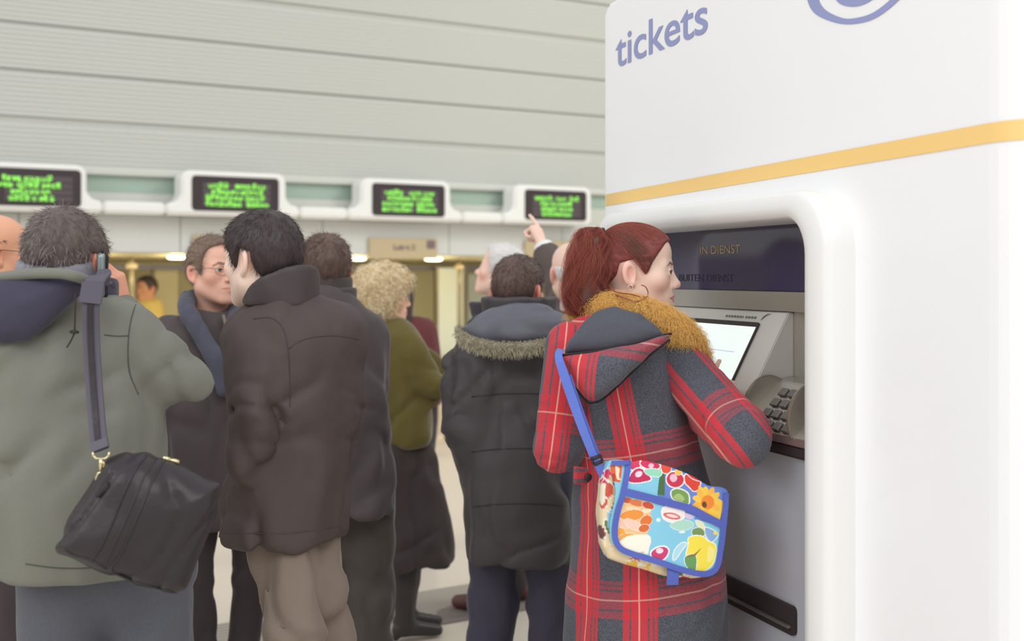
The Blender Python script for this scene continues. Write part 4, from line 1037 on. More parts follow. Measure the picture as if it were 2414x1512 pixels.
# cuff fur and the coat's dark cuff edge
# hair: smooth cap pulled back, ponytail, loose lock
hl = [(-.12,-.03),(-.095,-.052),(-.07,-.035),(-.052,-.01),(-.045,.022),(-.005,.034),(.010,.014),(.020,-.006),(.026,-.004),(.040,.028),(.056,.054),(.072,.078),(.09,.088),(.12,.09)]
hc = hair_cap(wm, hl, M['red_hair'], off=.007, step=.0032, amp=.0012, nsc=(.02,.02,.006))
ho_, hV, hN = hc; h = wm['h']
q0 = (hV-h['c'])@h['R']/h['s']; q0 = q0[cranium(q0.astype(np.float32)) > .0035]; tgt = np.array([0.0,-.096,.088])
def pulled(n, seed, lift=.002, sel=None):
    r = np.random.default_rng(seed); ok = np.arange(len(q0)) if sel is None else np.where(sel(q0))[0]
    i = r.choice(ok, n); a = q0[i]+r.normal(0, .001, (n, 3)); X = []; tg_ = tgt+r.normal(0, .006, (n, 3)); li = r.uniform(0, lift, n)
    side = r.normal(0, .004, (n, 1))
    for t in np.linspace(0, 1, 12):
        x = a*(1-t)+tg_*t; x[:, 2] += .035*math.sin(PI*t)*np.clip((.06-a[:, 2])*-4+.6, -.5, 1); x[:, 0] += side[:, 0]*math.sin(PI*t*2)
        dd = cranium(x.astype(np.float32)); c0 = np.array([0,-.01,.03]); v = x-c0; ln_ = np.linalg.norm(v, axis=1)[:, None]
        x = x-v/ln_*(dd-.0072-li*math.sin(PI*t))[:, None]; X.append(x)
    return np.stack(X, 1)*h['s']@h['R'].T+h['c']
strands('hair_strands', None, lambda _: pulled(8000, 1), 12, .00022, M['red_hair'], ho_)
strands('hair_strands', None, lambda _: pulled(3000, 2, .004), 12, .00020, M['red_hair_b'], ho_)
strands('root_strands', None, lambda _: pulled(500, 3, .003, lambda q: (q[:, 1] > .025) & (q[:, 2] < .045)), 12, .00024, M['root_hair'], ho_)
tie = pt(1416,560,3.235); MB().tube(spline([tie+np.array([.014*math.cos(t)*.4, .020*math.sin(t), .020*math.cos(t)]) for t in np.linspace(0, 2*PI, 12, endpoint=False)], 3, True), .006, 8, True).build('hair_tie', M['rubber'], ho_, True, origin=tuple(wm['bx']))
guides = [[(1418,562),(1400,541),(1382,554),(1362,610),(1352,668),(1354,722),(1372,748)], [(1418,562),(1404,545),(1392,570),(1380,628),(1386,690),(1408,736),(1412,782)], [(1418,562),(1410,555),(1410,592),(1412,640),(1418,686),(1440,712),(1432,742)],
          [(1418,562),(1396,541),(1374,566),(1352,640),(1346,700),(1352,735),(1356,742)], [(1418,562),(1402,543),(1385,558),(1368,620),(1362,690),(1388,742),(1426,776)]]
gd = [spline([pt(x, y, 3.225-.05*math.sin(PI*k/6)) for k, (x, y) in enumerate(g)], 5) for g in guides]
pp1 = Plane(1385, 640, 3.215*.98, 0); ppoly = pp1.poly([(1420,556),(1404,548),(1386,560),(1368,605),(1358,662),(1358,705),(1368,722),(1400,724),(1420,690),(1416,640),(1414,600)])
pt_o, _, _ = sub_mesh(wm, 'ponytail', lambda P: pillow(P, pp1, ppoly, .004, .016, .03, .02)+.004*ridge(P, (.014,.02,.06), 3), pp1.o-[.1,.09,.15], pp1.o+[.1,.09,.14], .005, M['root_hair'])
def tail(n, seed, wave=.009, spread=1.):
    r = np.random.default_rng(seed); gi = r.integers(0, 5, n); gj = r.integers(0, 5, n); f_ = r.uniform(0, .6, n)[:, None]; m_ = len(gd[0]); X = []
    a1 = r.normal(0, 1, (n, 3)); ph = r.uniform(0, 6.28, n); cl = r.integers(0, 40, n); pc = (cl*1.7); off = np.stack([np.sin(cl*12.9), np.sin(cl*78.2), np.sin(cl*37.7)], 1); cut = r.uniform(.75, 1, n)
    for k in range(26):
        t = k/25*cut; xi = t*(m_-1); i0 = np.minimum(xi.astype(int), m_-2); fr = (xi-i0)[:, None]
        G = np.stack(gd); A = G[gi, i0]*(1-fr)+G[gi, i0+1]*fr; B_ = G[gj, i0]*(1-fr)+G[gj, i0+1]*fr
        s_ = np.minimum(1, t*3.5)*spread
        x = A*(1-f_)+B_*f_+off*(.015*s_)[:, None]*np.array([.8,1.8,.5])+a1*(.003*s_)[:, None]
        x[:, 0] += wave*s_*np.sin(pc+t*15); x[:, 1] += wave*s_*np.cos(pc*1.3+t*13); X.append(x)
    return np.stack(X, 1)
strands('hair_strands', None, lambda _: tail(9000, 4), 26, .00024, M['red_hair'], pt_o)
strands('hair_strands', None, lambda _: tail(4500, 5, .012, 1.2), 26, .00022, M['red_hair_b'], pt_o)
loose = [spline([pt(*p) for p in g], 6) for g in ([(1436,672,3.15),(1452,688,3.10),(1490,694,3.10),(1522,702,3.10),(1528,690,3.10),(1522,676,3.10),(1512,672,3.105)], [(1440,690,3.15),(1466,700,3.09),(1500,710,3.085),(1515,706,3.085),(1524,700,3.09)], [(1518,700,3.10),(1530,706,3.10),(1540,714,3.10),(1546,722,3.10)])]
mb = MB()
for g in loose:
    for k in range(5): mb.tube(g+rng.normal(0, .0012, 3), np.linspace(.0009,.0005,len(g)), 5)
mb.build('loose_lock', M['red_hair_b'], ho_, True, origin=tuple(wm['bx']))
ew = h['c']+h['R']@(h['s']*np.array([.081,-.016,-.036])); MB().tube([ew+h['R']@np.array([0,.006*math.sin(t),.006*math.cos(t)-.004]) for t in np.linspace(0, 2*PI, 14, endpoint=False)], .001, 6, True).build('earring', M['silver'], root, True, origin=tuple(wm['bx']))
M['boot'] = mat('black_leather_boot', srgb(58,52,52), .4, spec=.4); shoes(wm, M['boot'], 'boot')
pt = pt0
# ------------------------------------------------------------------ the other people in the queue
M['olive'] = cloth('grey_green_cotton', srgb(122,123,114), spec=.1, sheen=.15)
M['navy_lining'] = cloth('navy_lining', srgb(70,68,84)); M['fleece'] = cloth('grey_fleece', srgb(140,138,146), fine=250)
M['olive_dark'] = cloth('dark_olive_thread', srgb(82,86,76)); M['jeans'] = cloth('faded_grey_jeans', srgb(92,94,102), fine=300, var=.2)
M['black_coat'] = cloth('black_wool_coat', srgb(84,76,77)); M['navy_coat'] = cloth('dark_navy_coat', srgb(78,76,86)); M['scarf'] = cloth('slate_blue_scarf', srgb(82,84,97), fine=300)
M['leather'] = mat('brown_nubuck_leather', srgb(77,67,65), .6, spec=.3, var=(18,.12), bump=[(160,.15,.001),(30,.2,.006)])
M['leather_dark'] = mat('dark_leather', srgb(70,62,62), .5, spec=.35, bump=[(160,.15,.001)])
M['khaki'] = cloth('khaki_cotton', srgb(132,119,108), spec=.1); M['dark_trousers'] = cloth('dark_trousers', srgb(76,68,69)); M['grey_trousers'] = cloth('grey_brown_trousers', srgb(84,78,74))
M['olive_velvet'] = cloth('olive_velvet', srgb(104,94,52), sheen=.5); M['skirt'] = cloth('black_skirt', srgb(74,66,66)); M['oxblood'] = cloth('oxblood_wool', srgb(104,58,58))
M['parka'] = mat('black_quilted_nylon', srgb(75,70,72), .5, spec=.3, bump=[(40,.2,.006)]); M['hood_grey'] = mat('slate_nylon', srgb(98,99,108), .5, spec=.35, bump=[(50,.25,.005)])
M['navy_jeans'] = cloth('navy_jeans', srgb(74,72,86)); M['suit'] = cloth('charcoal_brown_suit', srgb(98,88,84)); M['shirt'] = cloth('white_shirt', srgb(238,238,238), var=.03)
M['shoe'] = mat('dark_leather_shoe', srgb(74,58,56), .4, spec=.4); M['red_shoe'] = mat('oxblood_shoe', srgb(104,66,62), .4, spec=.4)
M['hair_grey_brown'] = hairm('greying_brown_hair', srgb(98,86,82)); M['hair_grey'] = hairm('grey_hair', srgb(168,160,158)); M['hair_dark'] = hairm('dark_brown_hair', srgb(66,56,56)); M['hair_brown'] = hairm('brown_hair', srgb(98,78,70)); M['hair_white'] = hairm('white_hair', srgb(226,224,222))
M['blonde'] = hairm('blonde_hair', srgb(246,232,200)); M['blonde_dark'] = hairm('dark_blonde_hair', srgb(206,178,124)); M['wire'] = mat('metal_spectacles', srgb(120,96,88), .3, metal=.7); M['parka_fur'] = hairm('olive_grey_fur', srgb(158,150,128), .7); M['parka_fur_pale'] = hairm('pale_fur', srgb(206,198,172), .7)
M['hair_sandy'] = hairm('sandy_brown_hair', srgb(132,112,98))
MEN_HL = [(-.12,-.05),(-.085,-.068),(-.055,-.060),(-.046,-.02),(-.042,.022),(-.004,.034),(.008,.010),(.022,-.022),(.032,-.018),(.038,.018),(.055,.034),(.064,.060),(.078,.074),(.12,.088)]
RECEDE = [(-.12,-.05),(-.085,-.068),(-.055,-.060),(-.046,-.02),(-.042,.022),(-.004,.034),(.008,.010),(.022,-.016),(.030,.0),(.036,.030),(.046,.058),(.055,.080),(.085,.102),(.12,.11)]
def xyb(px, d): p = pt(px, HY, d); return (p[0], d)
def pxs(*a): return [pt(*q) for q in a]

def green_man():
    D = 2.8
    R = pxs((312,782,2.79),(436,893,2.84),(292,736,2.93)); L = pxs((-30,775,2.85),(-110,960,2.85),(40,1130,2.85))
    fd = pt(254,640,2.88)-R[2]
    p = person('person in grey-green hooded parka with black shoulder bag, holding a phone to the ear', dict(p=pt(150,626,2.84), rot=(-3,-14,4), s=1.02), xyb(252,2.84), 14, {'L': L, 'R': R}, skin=srgb(226,164,138), colkw=dict(ruddy=.5), girth=1.1, step=.003,
        hands={'R': dict(f=fd, b=np.array([.9,-.25,.1]), side=-1, curls=((18,30,20),(24,36,22),(30,40,22),(36,44,22)), thumb=(.5,.8,-.4), s=1.04)})
    rows = rows_px([(1372,168,.222,.165),(1250,165,.222,.168),(1100,160,.216,.166),(950,158,.216,.162),(830,150,.216,.150),(770,146,.200,.13),(720,146,.150,.110),(690,146,.105,.09),(668,148,.075,.075)], D)
    def hem(P, d):                          # curved hem, lifted at the left side
        c = (P-np.array([pt(150,650,D)[0],0,0],dtype=np.float32)); zc = .928+.16*np.clip((-c[:, 0]-.05)/.2, 0, 1)**1.5
        return smax(d, zc-P[:, 2], .01)
    def ex(P, d): return smin(d, cap(P, pt(0,776,2.83), pt(290,778,2.79), .055, .052), .06)
    co, V, Q = coat(p, 'parka', rows, M['olive'], sleeves=[(R, [.066,.062,.044]), (L, [.075,.072,.055])], amp=.013, seed=41, step=.0085, extra=ex, cut=hem, k=.045)
    hpl = Plane(80, 740, 2.655, 12, -10)
    pol = hpl.poly([(-60,660),(0,650),(80,640),(150,640),(200,655),(240,680),(232,694),(196,700),(165,728),(120,775),(70,808),(10,818),(-60,812)])
    ho, _, _ = sub_mesh(p, 'hood', lambda P: pillow(P, hpl, pol, .014, .045, .05, .03)+.006*ridge(P, (.16,.08,.05), 4), hpl.o-[.22,.16,.16], hpl.o+[.24,.2,.17], .0065, M['navy_lining'], co)
    mb = MB(); px_tube(mb, [(-60,666,2.68),(0,655,2.655),(70,646,2.635),(140,645,2.625),(178,652,2.63),(206,662,2.665)], [.012]*31, 10); mb.V = [(x, y, z) for x, y, z in mb.V]
    mb.build('hood_edge', M['olive'], co, True, origin=tuple(p['bx']))
    collar(p, (p['h']['c'][0]-.005, p['h']['c'][1]-.01, 1.50), .088, .088, .0, .125, 10, M['fleece'], th=.011, tilt=-.03, flare=-.04, lean=0, name='fleece_collar')
    collar(p, (p['h']['c'][0]-.002, p['h']['c'][1]-.005, 1.49), .108, .106, .0, .115, 6, M['navy_lining'], th=.012, tilt=.02, flare=.06, name='parka_collar')
    mb = MB(); px_tube(mb, [(178,690,2.635),(177,735,2.63),(176,784,2.632)], .0018); px_tube(mb, [(176,784,2.632),(168,802,2.632),(157,820,2.632)], .0018); mb.tube([pt(166,783,2.628), pt(175,782,2.625), pt(186,784,2.628)], [.003,.0045,.003], 8)
    mb.build('drawcord', M['rubber'], co, True, origin=tuple(p['bx']))
    on = snapper(co); og = p['bx']
    for pts in ([(322,712),(308,760),(302,820),(306,880),(326,930)], [(246,790),(275,793),(303,792)], [(60,1330),(140,1340),(230,1338),(340,1322)]): seam(pts, .0016, 'seam', M['olive_dark'], co, og, on)
    trousers(p, M['jeans'], rad=(.112,.095,.088), amp=.009, seed=44); shoes(p, M['shoe'])
    hc = hair_cap(p, MEN_HL, M['hair_grey_brown'], off=.010, amp=.004, step=.0042)
    comb_hair(p, hc, M['hair_grey_brown'], 3600, .022, .25, .0005, jitter=.35, seed=1); comb_hair(p, hc, M['hair_grey'], 1500, .022, .25, .00045, jitter=.4, seed=2, keep=lambda q: (q[:, 0] < -.0) | (q[:, 2] < .03))
    t = thing('mobile_phone', tuple(pt(240,650,2.80)), 'silver-grey mobile phone held to the ear of the person in the green parka', 'phone')
    pl = Plane(238, 648, 2.785, -62, 0); pl.v = pl.v+.10*pl.u; pl.v /= np.linalg.norm(pl.v)
    M['phone'] = mat('silver_green_plastic', srgb(140,156,154), .25, metal=.3, spec=.5); rr = rrect(-.021,-.055,.021,.050,.012,5)
    MB().prism([pl.o+pl.u*a+pl.v*b-pl.n*.008 for a, b in rr], [pl.o+pl.u*a+pl.v*b+pl.n*.006 for a, b in rr]).build('casing', M['phone'], t, True, bevel=.003)
    MB().prism([pl.o+pl.u*a*.96+pl.v*b*.98+pl.n*.006 for a, b in rr], [pl.o+pl.u*a*.96+pl.v*b*.98+pl.n*.013 for a, b in rr]).build('keypad_face', M['rubber'], t, True, bevel=.003)
    MB().tube([pl.o+pl.u*.012+pl.v*.048, pl.o+pl.u*.012+pl.v*.062], [.004,.0035], 8).build('aerial', M['rubber'], t, True)
    return p

def leather_man():
    D = 3.2
    L = pxs((600,805,3.14),(600,975,3.03),(566,1112,3.035)); R = pxs((796,795,3.24),(806,960,3.24),(740,1080,3.22))
    p = person('person in dark brown leather jacket and khaki trousers, head turned towards the man in glasses', dict(p=pt(617,616,3.2), rot=(54,0,0), s=1.02), xyb(684,3.2), 38, {'L': L, 'R': R}, girth=.8, hands={'L': dict(f=np.array([.35,.8,-.35]), b=np.array([-.6,.2,.2]), side=1, curls=REL, step=.012, off=np.array([.035,.07,.01]))}, skin=srgb(244,216,198), colkw=dict(stubble=.2, brow=(.05,.04,.04)), step=.0028, legs={'L': [pt(672,1150,3.18), pt(684,1512,3.10), np.array([*pt(690,650,3.12)[:2],.085])], 'R': [pt(745,1150,3.26), pt(768,1512,3.28), np.array([*pt(790,650,3.3)[:2],.085])]})
    rows = rows_px([(1278,666,.174,.140),(1150,674,.168,.136),(1000,686,.160,.134),(880,694,.164,.134),(800,698,.164,.128),(750,694,.142,.115),(715,680,.105,.095),(690,668,.08,.08),(672,662,.07,.07)], D)
    def ex(P, d): return smin(d, cap(P, pt(612,790,3.15), pt(808,780,3.22), .058, .058), .06)
    co, V, Q = coat(p, 'leather_jacket', rows, M['leather'], sleeves=[(L, [.068,.064,.056]), (R, [.062,.056,.052])], amp=.012, seed=51, step=.0085, extra=ex, k=.06)
    c = p['h']['c']; hpl = Plane(665, 680, 3.16, 24, -12)
    cc = pt(663, 705, 3.20)
    collar(p, (cc[0], cc[1], cc[2]), .088, .092, -.02, .088, 46, M['leather_dark'], th=.010, tilt=.10, flare=.02, gap=50, name='jacket_collar')
    on = snapper(co)
    for pts in ([(682,822),(705,805),(745,794),(795,792),(846,800)], [(598,752),(640,750),(668,776),(680,830),(684,905),(684,960)], [(520,1255),(600,1258),(700,1256),(800,1240)]): seam(pts, .0017, 'seam', M['leather_dark'], co, p['bx'], on)
    trousers(p, M['khaki'], rad=(.075,.084,.080), amp=.021, seed=54, hipr=(.11,.09)); shoes(p, M['shoe'])
    hc = hair_cap(p, MEN_HL, M['hair_dark'], off=.012, amp=.002, step=.004)
    comb_hair(p, hc, M['hair_dark'], 4200, .022, .25, .00045, whorl=(0,-.05,.11), jitter=.18, seed=3)
    return p

def glasses_man():
    D = 4.5
    R = pxs((410,790,4.5),(390,980,4.5),(450,1080,4.5)); L = pxs((600,790,4.62),(630,980,4.7),(560,1080,4.6))
    p = person('person in metal glasses with slate scarf over a dark coat, facing the leather jacket', dict(p=pt(504,642,4.5), rot=(226,3,0), s=1.03), xyb(524,4.55), 205, {'L': L, 'R': R}, skin=srgb(232,182,160), colkw=dict(stubble=.12, ruddy=.35, brow=srgb(120,98,86)), step=.003, iris=(.10,.14,.16), feet=.065)
    rows = rows_px([(1250,508,.195,.16),(1100,505,.20,.155),(920,503,.205,.145),(820,503,.195,.13),(775,503,.150,.112),(745,503,.10,.09),(728,503,.075,.075)], D)
    co, V, Q = coat(p, 'coat', rows, M['black_coat'], sleeves=[(R, [.072,.065,.055]), (L, [.072,.065,.055])], amp=.012, seed=61, step=.011, extra=lambda P, d: smin(d, cap(P, R[0], L[0], .055, .055), .06))
    mb = MB()
    def ribbon_t(pts, w, th, name, m, sm=6):
        s = spline([pt(*q) for q in pts], sm)
        def f(P):
            d = np.full(len(P), 9., dtype=np.float32)
            for a, b in zip(s[:-1], s[1:]): d = np.minimum(d, cap(P, a, b, w))
            return d*.9+.004*ridge(P, (.03,.03,.12), 5)
        return sub_mesh(p, name, f, s.min(0)-w-.03, s.max(0)+w+.03, .007, m)
    ribbon_t([(445,706,4.50),(438,722,4.42),(452,752,4.36),(480,800,4.34),(510,850,4.33),(530,915,4.335)], .034, .02, 'scarf', M['scarf'])
    ribbon_t([(560,720,4.56),(556,745,4.46),(548,790,4.39),(545,850,4.36)], .030, .02, 'scarf_end', M['scarf'])
    ribbon_t([(445,706,4.55),(470,700,4.64),(520,702,4.67),(560,715,4.60)], .030, .02, 'scarf_loop', M['scarf'])
    mb.prism([pt(523,742,4.385), pt(530,742,4.385), pt(545,800,4.37), pt(536,800,4.37)], [pt(523,742,4.40), pt(530,742,4.40), pt(545,800,4.39), pt(536,800,4.39)]); mb.build('shirt_front', M['khaki'], p['root'], origin=tuple(p['bx']))
    trousers(p, M['dark_trousers'], amp=.008, rad=(.085,.072,.07), hipr=(.14,.11)); shoes(p, M['shoe'])
    hc = hair_cap(p, RECEDE, M['hair_sandy'], off=.011, amp=.002)
    comb_hair(p, hc, M['hair_sandy'], 2600, .028, .35, .0005, jitter=.22, seed=5, whorl=(.02,-.09,.07)); comb_hair(p, hc, M['hair_grey'], 700, .018, .25, .0005, seed=6, keep=lambda q: q[:, 2] < .035)
    glasses(p, M['wire'])
    return p

def bald_man():
    D = 3.85
    R = pxs((60,780,3.85),(90,960,3.8),(60,1100,3.7)); L = pxs((-150,780,3.9),(-190,960,3.9),(-150,1100,3.8))
    p = person('balding person with thin glasses at the photo edge behind the green parka', dict(p=pt(-13,600,3.85), rot=(-46,0,0), s=1.05), xyb(-30,3.9), -20, {'L': L, 'R': R}, skin=srgb(228,170,138), colkw=dict(ruddy=.4), step=.0035)
    rows = rows_px([(1530,-35,.24,.2),(1300,-35,.23,.19),(1100,-38,.215,.17),(900,-40,.21,.15),(790,-42,.20,.13),(740,-42,.14,.11),(705,-38,.08,.08)], D)
    coat(p, 'coat', rows, M['black_coat'], sleeves=[(R, [.07,.064,.055]), (L, [.07,.064,.055])], amp=.007, seed=71, step=.012, extra=lambda P, d: smin(d, cap(P, R[0], L[0], .055, .055), .06))
    trousers(p, M['dark_trousers']); shoes(p, M['shoe'])
    hc = hair_cap(p, [(-.12,-.05),(-.085,-.066),(-.055,-.06),(-.046,-.02),(-.042,.022),(-.004,.034),(.004,.03),(.012,.2)], M['hair_sandy'], off=.003, amp=.0015, extra=lambda q, d: smax(d, q[:, 2]-.045+.3*np.clip(.0-q[:, 1], 0, .1), .01))
    comb_hair(p, hc, M['hair_sandy'], 1500, .012, .2, .0004, seed=7)
    glasses(p, M['wire'])
    return p

def black_coat_man():
    D = 4.2
    L = pxs((690,790,4.2),(676,980,4.2),(730,1100,4.2)); R = pxs((872,795,4.25),(874,980,4.3),(840,1100,4.25))
    p = person('person in plain black coat standing with back turned beside the leather jacket', dict(p=pt(766,641,4.25), rot=(20,-4,0), s=1.0), xyb(800,4.25), 10, {'L': L, 'R': R}, skin=srgb(214,160,140), step=.004, colkw=dict(ruddy=.5), feet=.11)
    rows = rows_px([(1215,797,.195,.165),(1080,796,.19,.155),(930,791,.19,.145),(820,784,.19,.135),(760,782,.165,.115),(720,775,.12,.10),(690,768,.085,.085),(672,766,.07,.07)], D)
    coat(p, 'coat', rows, M['black_coat'], sleeves=[(L, [.068,.062,.054]), (R, [.068,.060,.054])], amp=.012, seed=81, step=.011, extra=lambda P, d: smin(d, cap(P, L[0], R[0], .052, .052), .06))
    c = pt(770, 690, 4.24); collar(p, c, .078, .078, -.02, .055, 12, M['grey_trousers'], th=.009, flare=.05, name='knit_collar'); collar(p, c, .092, .092, -.05, .018, 12, M['black_coat'], th=.009, flare=.05, name='coat_collar')
    trousers(p, M['grey_trousers'], rad=(.11,.09,.085), seed=84); shoes(p, M['shoe'])
    hc = hair_cap(p, MEN_HL, M['hair_brown'], off=.013, amp=.003, step=.005)
    comb_hair(p, hc, M['hair_brown'], 2600, .03, .3, .0006, jitter=.25, seed=8)
    return p

def blonde_woman():
    D = 5.4
    R = pxs((942,800,5.35),(1024,915,5.32),(950,945,5.45)); L = pxs((955,800,5.62),(1040,900,5.75),(950,935,5.45))
    p = person('blonde curly-haired person in glasses, olive velvet jacket and black skirt, arms folded', dict(p=pt(908,702,5.42), rot=(-78,-2,0), s=.98), xyb(948,5.45), -66, {'L': L, 'R': R}, skin=srgb(238,194,170), fem=1., step=.004, colkw=dict(ruddy=.4), feet=.07, legs={'L': (.05,), 'R': (.0,)})
    rows = rows_px([(1052,946,.158,.145),(980,945,.152,.14),(900,944,.158,.14),(830,938,.168,.13),(795,930,.150,.11),(772,922,.10,.09),(755,918,.065,.065)], D)
    coat(p, 'velvet_jacket', rows, M['olive_velvet'], sleeves=[(R, [.066,.064,.052]), (L, [.064,.06,.05])], amp=.014, seed=91, step=.011, extra=lambda P, d: smin(d, cap(P, R[0], L[0], .05, .05), .06))
    sk = dense(rows_px([(1330,972,.175,.20),(1250,968,.165,.185),(1150,958,.155,.165),(1060,950,.145,.145),(1030,946,.13,.13)], D+.02))
    bx = p['bx']; sub_mesh(p, 'skirt', lambda P: (trunk(P, sk, -66)+folds(P, .012, 95, .6))*.8, [bx[0]-.3,bx[1]-.3,.28], [bx[0]+.3,bx[1]+.3,1.0], .012, M['skirt'])
    lg = p['legs']
    for s in 'LR':
        a = lg[s]; kn, an = a[1]+[0,0,-.03], a[2]; f_ = p['by']@np.array([.0,1.,0])
        def f(P):
            d = chain(P, [kn, (kn+an)/2+f_*-.02, an+[0,0,.04]], [.060,.062,.044], .02)
            d = smin(d, cap(P, an+[0,0,-.0], an+f_*-.02+[0,0,-.03], .042, .034), .03)
            d = smin(d, cap(P, an+f_*.02+[0,0,-.03], an+f_*.15+[0,0,-.055], .036, .026), .03)
            d = smin(d, cap(P, an-f_*.04+[0,0,-.03], an-f_*.045+[0,0,-.08], .018, .013), .015)
            return smax(d, .004-P[:, 2], .006)
        sub_mesh(p, 'boot', f, np.minimum(kn, an)-[.25,.25,.12], np.maximum(kn, an)+[.25,.25,.08], .009, M['boot'])
    def curls(q, d):
        m = ell(q, (0,-.035,.015), (.105,.112,.118)); m = smax(m, -ell(q, (0,.10,-.03), (.12,.100,.085)), .02)
        m = smax(m, -.115-q[:, 2], .03)
        return smin(d, m+.010*noise(q, .028, 7), .02)
    hc = hair_cap(p, [(-.12,-.08),(-.04,-.08),(.0,-.06),(.03,-.02),(.045,.02),(.07,.055),(.085,.07),(.12,.09)], M['blonde'], off=.02, amp=.004, extra=curls, step=.006)
    o, V, Nn = hc; r = np.random.default_rng(9)
    for n, m, sd in ((2200, M['blonde'], 1), (900, M['blonde_dark'], 2)):
        i = r.integers(0, len(V), n); tuft('curls', p, o, V[i], Nn[i]*.7+r.normal(0, .6, (n, 3)), .045, m, 12, .011, 1.1, .0011, sd, .35)
    glasses(p, M['wire'])
    return p

def red_coat():
    D = 7.
    L = pxs((905,775,7.),(895,880,7.),(925,940,6.9)); R = pxs((998,780,7.),(1010,870,7.),(985,940,6.9))
    p = person('person in dark red coat behind the blonde woman', dict(p=pt(936,700,7.), rot=(20,0,0), s=1.0), xyb(955,7.), 10, {'L': L, 'R': R}, skin=srgb(220,170,150), step=.006, eyes=False)
    rows = rows_px([(960,955,.215,.17),(900,955,.205,.16),(840,955,.195,.15),(790,952,.18,.13),(762,948,.13,.10),(745,942,.08,.08)], D)
    coat(p, 'coat', rows, M['oxblood'], sleeves=[(L, [.07,.065,.055]), (R, [.07,.065,.055])], amp=.007, seed=101, step=.014, extra=lambda P, d: smin(d, cap(P, L[0], R[0], .05, .05), .06))
    trousers(p, M['dark_trousers'], step=.016); shoes(p, M['shoe'])
    hc = hair_cap(p, [(-.12,-.15),(-.0,-.15),(.03,-.05),(.05,.04),(.08,.07),(.12,.09)], M['hair_dark'], off=.015, step=.007, extra=lambda q, d: smin(d, smax(cap(q, (0,-.04,.0), (0,-.055,-.14), .085, .07), -ell(q, (0,.08,-.05), (.07,.08,.1)), .02), .02))
    return p

def parka_man():
    D = 4.2
    L = pxs((1095,850,4.2),(1082,1000,4.18),(1130,1110,4.2)); R = pxs((1345,850,4.2),(1368,1000,4.2),(1310,1110,4.2))
    p = person('person in long black parka with fur-edged hood, back turned, short dark hair', dict(p=pt(1222,690,4.2), rot=(-20,0,0), s=1.03), xyb(1228,4.2), -8, {'L': L, 'R': R}, skin=srgb(238,184,162), colkw=dict(ruddy=.6), step=.0035, girth=1.1, feet=.12)
    rows = rows_px([(1322,1225,.178,.165),(1250,1224,.186,.175),(1100,1222,.198,.178),(960,1220,.205,.175),(860,1220,.205,.16),(810,1220,.175,.14),(770,1220,.13,.12),(735,1222,.10,.10)], D)
    def quilt(P, d): return smin(d, cap(P, L[0], R[0], .062, .062), .06)+.006*np.abs(np.sin((P[:, 2]-.03*np.sin(P[:, 0]*9))*PI/.19))**.5*-1+.004
    co, V, Q = coat(p, 'parka', rows, M['parka'], sleeves=[(L, [.078,.076,.066]), (R, [.078,.076,.066])], amp=.013, seed=111, step=.010, extra=quilt)
    on = snapper(co)
    for y in (930, 1060, 1190): seam([(1112,y+6),(1170,y),(1230,y-2),(1290,y),(1330,y+4)], .0022, 'quilting', M['rubber'], co, p['bx'], on)
    hp = Plane(1222, 770, 4.02, -4, -28)
    pol = hp.poly([(1085,775),(1120,745),(1160,722),(1230,710),(1300,722),(1345,750),(1365,780),(1320,805),(1230,818),(1140,812)])
    ho, _, _ = sub_mesh(p, 'hood', lambda P: pillow(P, hp, pol, .016, .045, .05, .03)+.006*ridge(P, (.09,.06,.05), 6), hp.o-[.26,.2,.16], hp.o+[.26,.22,.16], .0075, M['hood_grey'], co)
    collar(p, pt(1224,745,4.19), .105, .10, -.02, .065, -12, M['parka'], th=.018, flare=.08, tilt=.0, name='padded_collar', amp=.004)
    fp = spline(pxs((1082,778,4.06),(1100,800,4.0),(1150,816,3.96),(1225,820,3.945),(1300,808,3.96),(1350,788,4.0)), 8)
    V, Fc = tube(fp, .015, 12); fo = mesh_obj('fur_trim', V, Fc, M['parka_fur'], p['root'], True, origin=tuple(p['bx']))
    r = np.random.default_rng(12)
    for n, m, sd, ln_ in ((4200, M['parka_fur'], 1, .015), (2200, M['parka_fur_pale'], 2, .019)):
        i = r.integers(0, len(fp)-1, n); c = fp[i]+(fp[i+1]-fp[i])*r.uniform(0, 1, (n, 1)); dr = r.normal(0, 1, (n, 3))*[.4,1,1]; dr[:, 2] -= .5 if m is M['parka_fur_pale'] else .0; dr /= np.linalg.norm(dr, axis=1)[:, None]
        tuft('fur', p, fo, c+dr*.012, dr+r.normal(0, .25, (n, 3)), ln_, m, 6, .002, .8, .0007, sd, .4)
    trousers(p, M['navy_jeans'], rad=(.10,.085,.082), seed=114, amp=.007); shoes(p, M['shoe'])
    hc = hair_cap(p, MEN_HL, M['hair_brown'], off=.007, amp=.002, step=.005)
    comb_hair(p, hc, M['hair_dark'], 2600, .015, .7, .0005, jitter=.3, seed=13); comb_hair(p, hc, M['hair_brown'], 800, .014, .7, .0005, jitter=.3, seed=14)
    return p

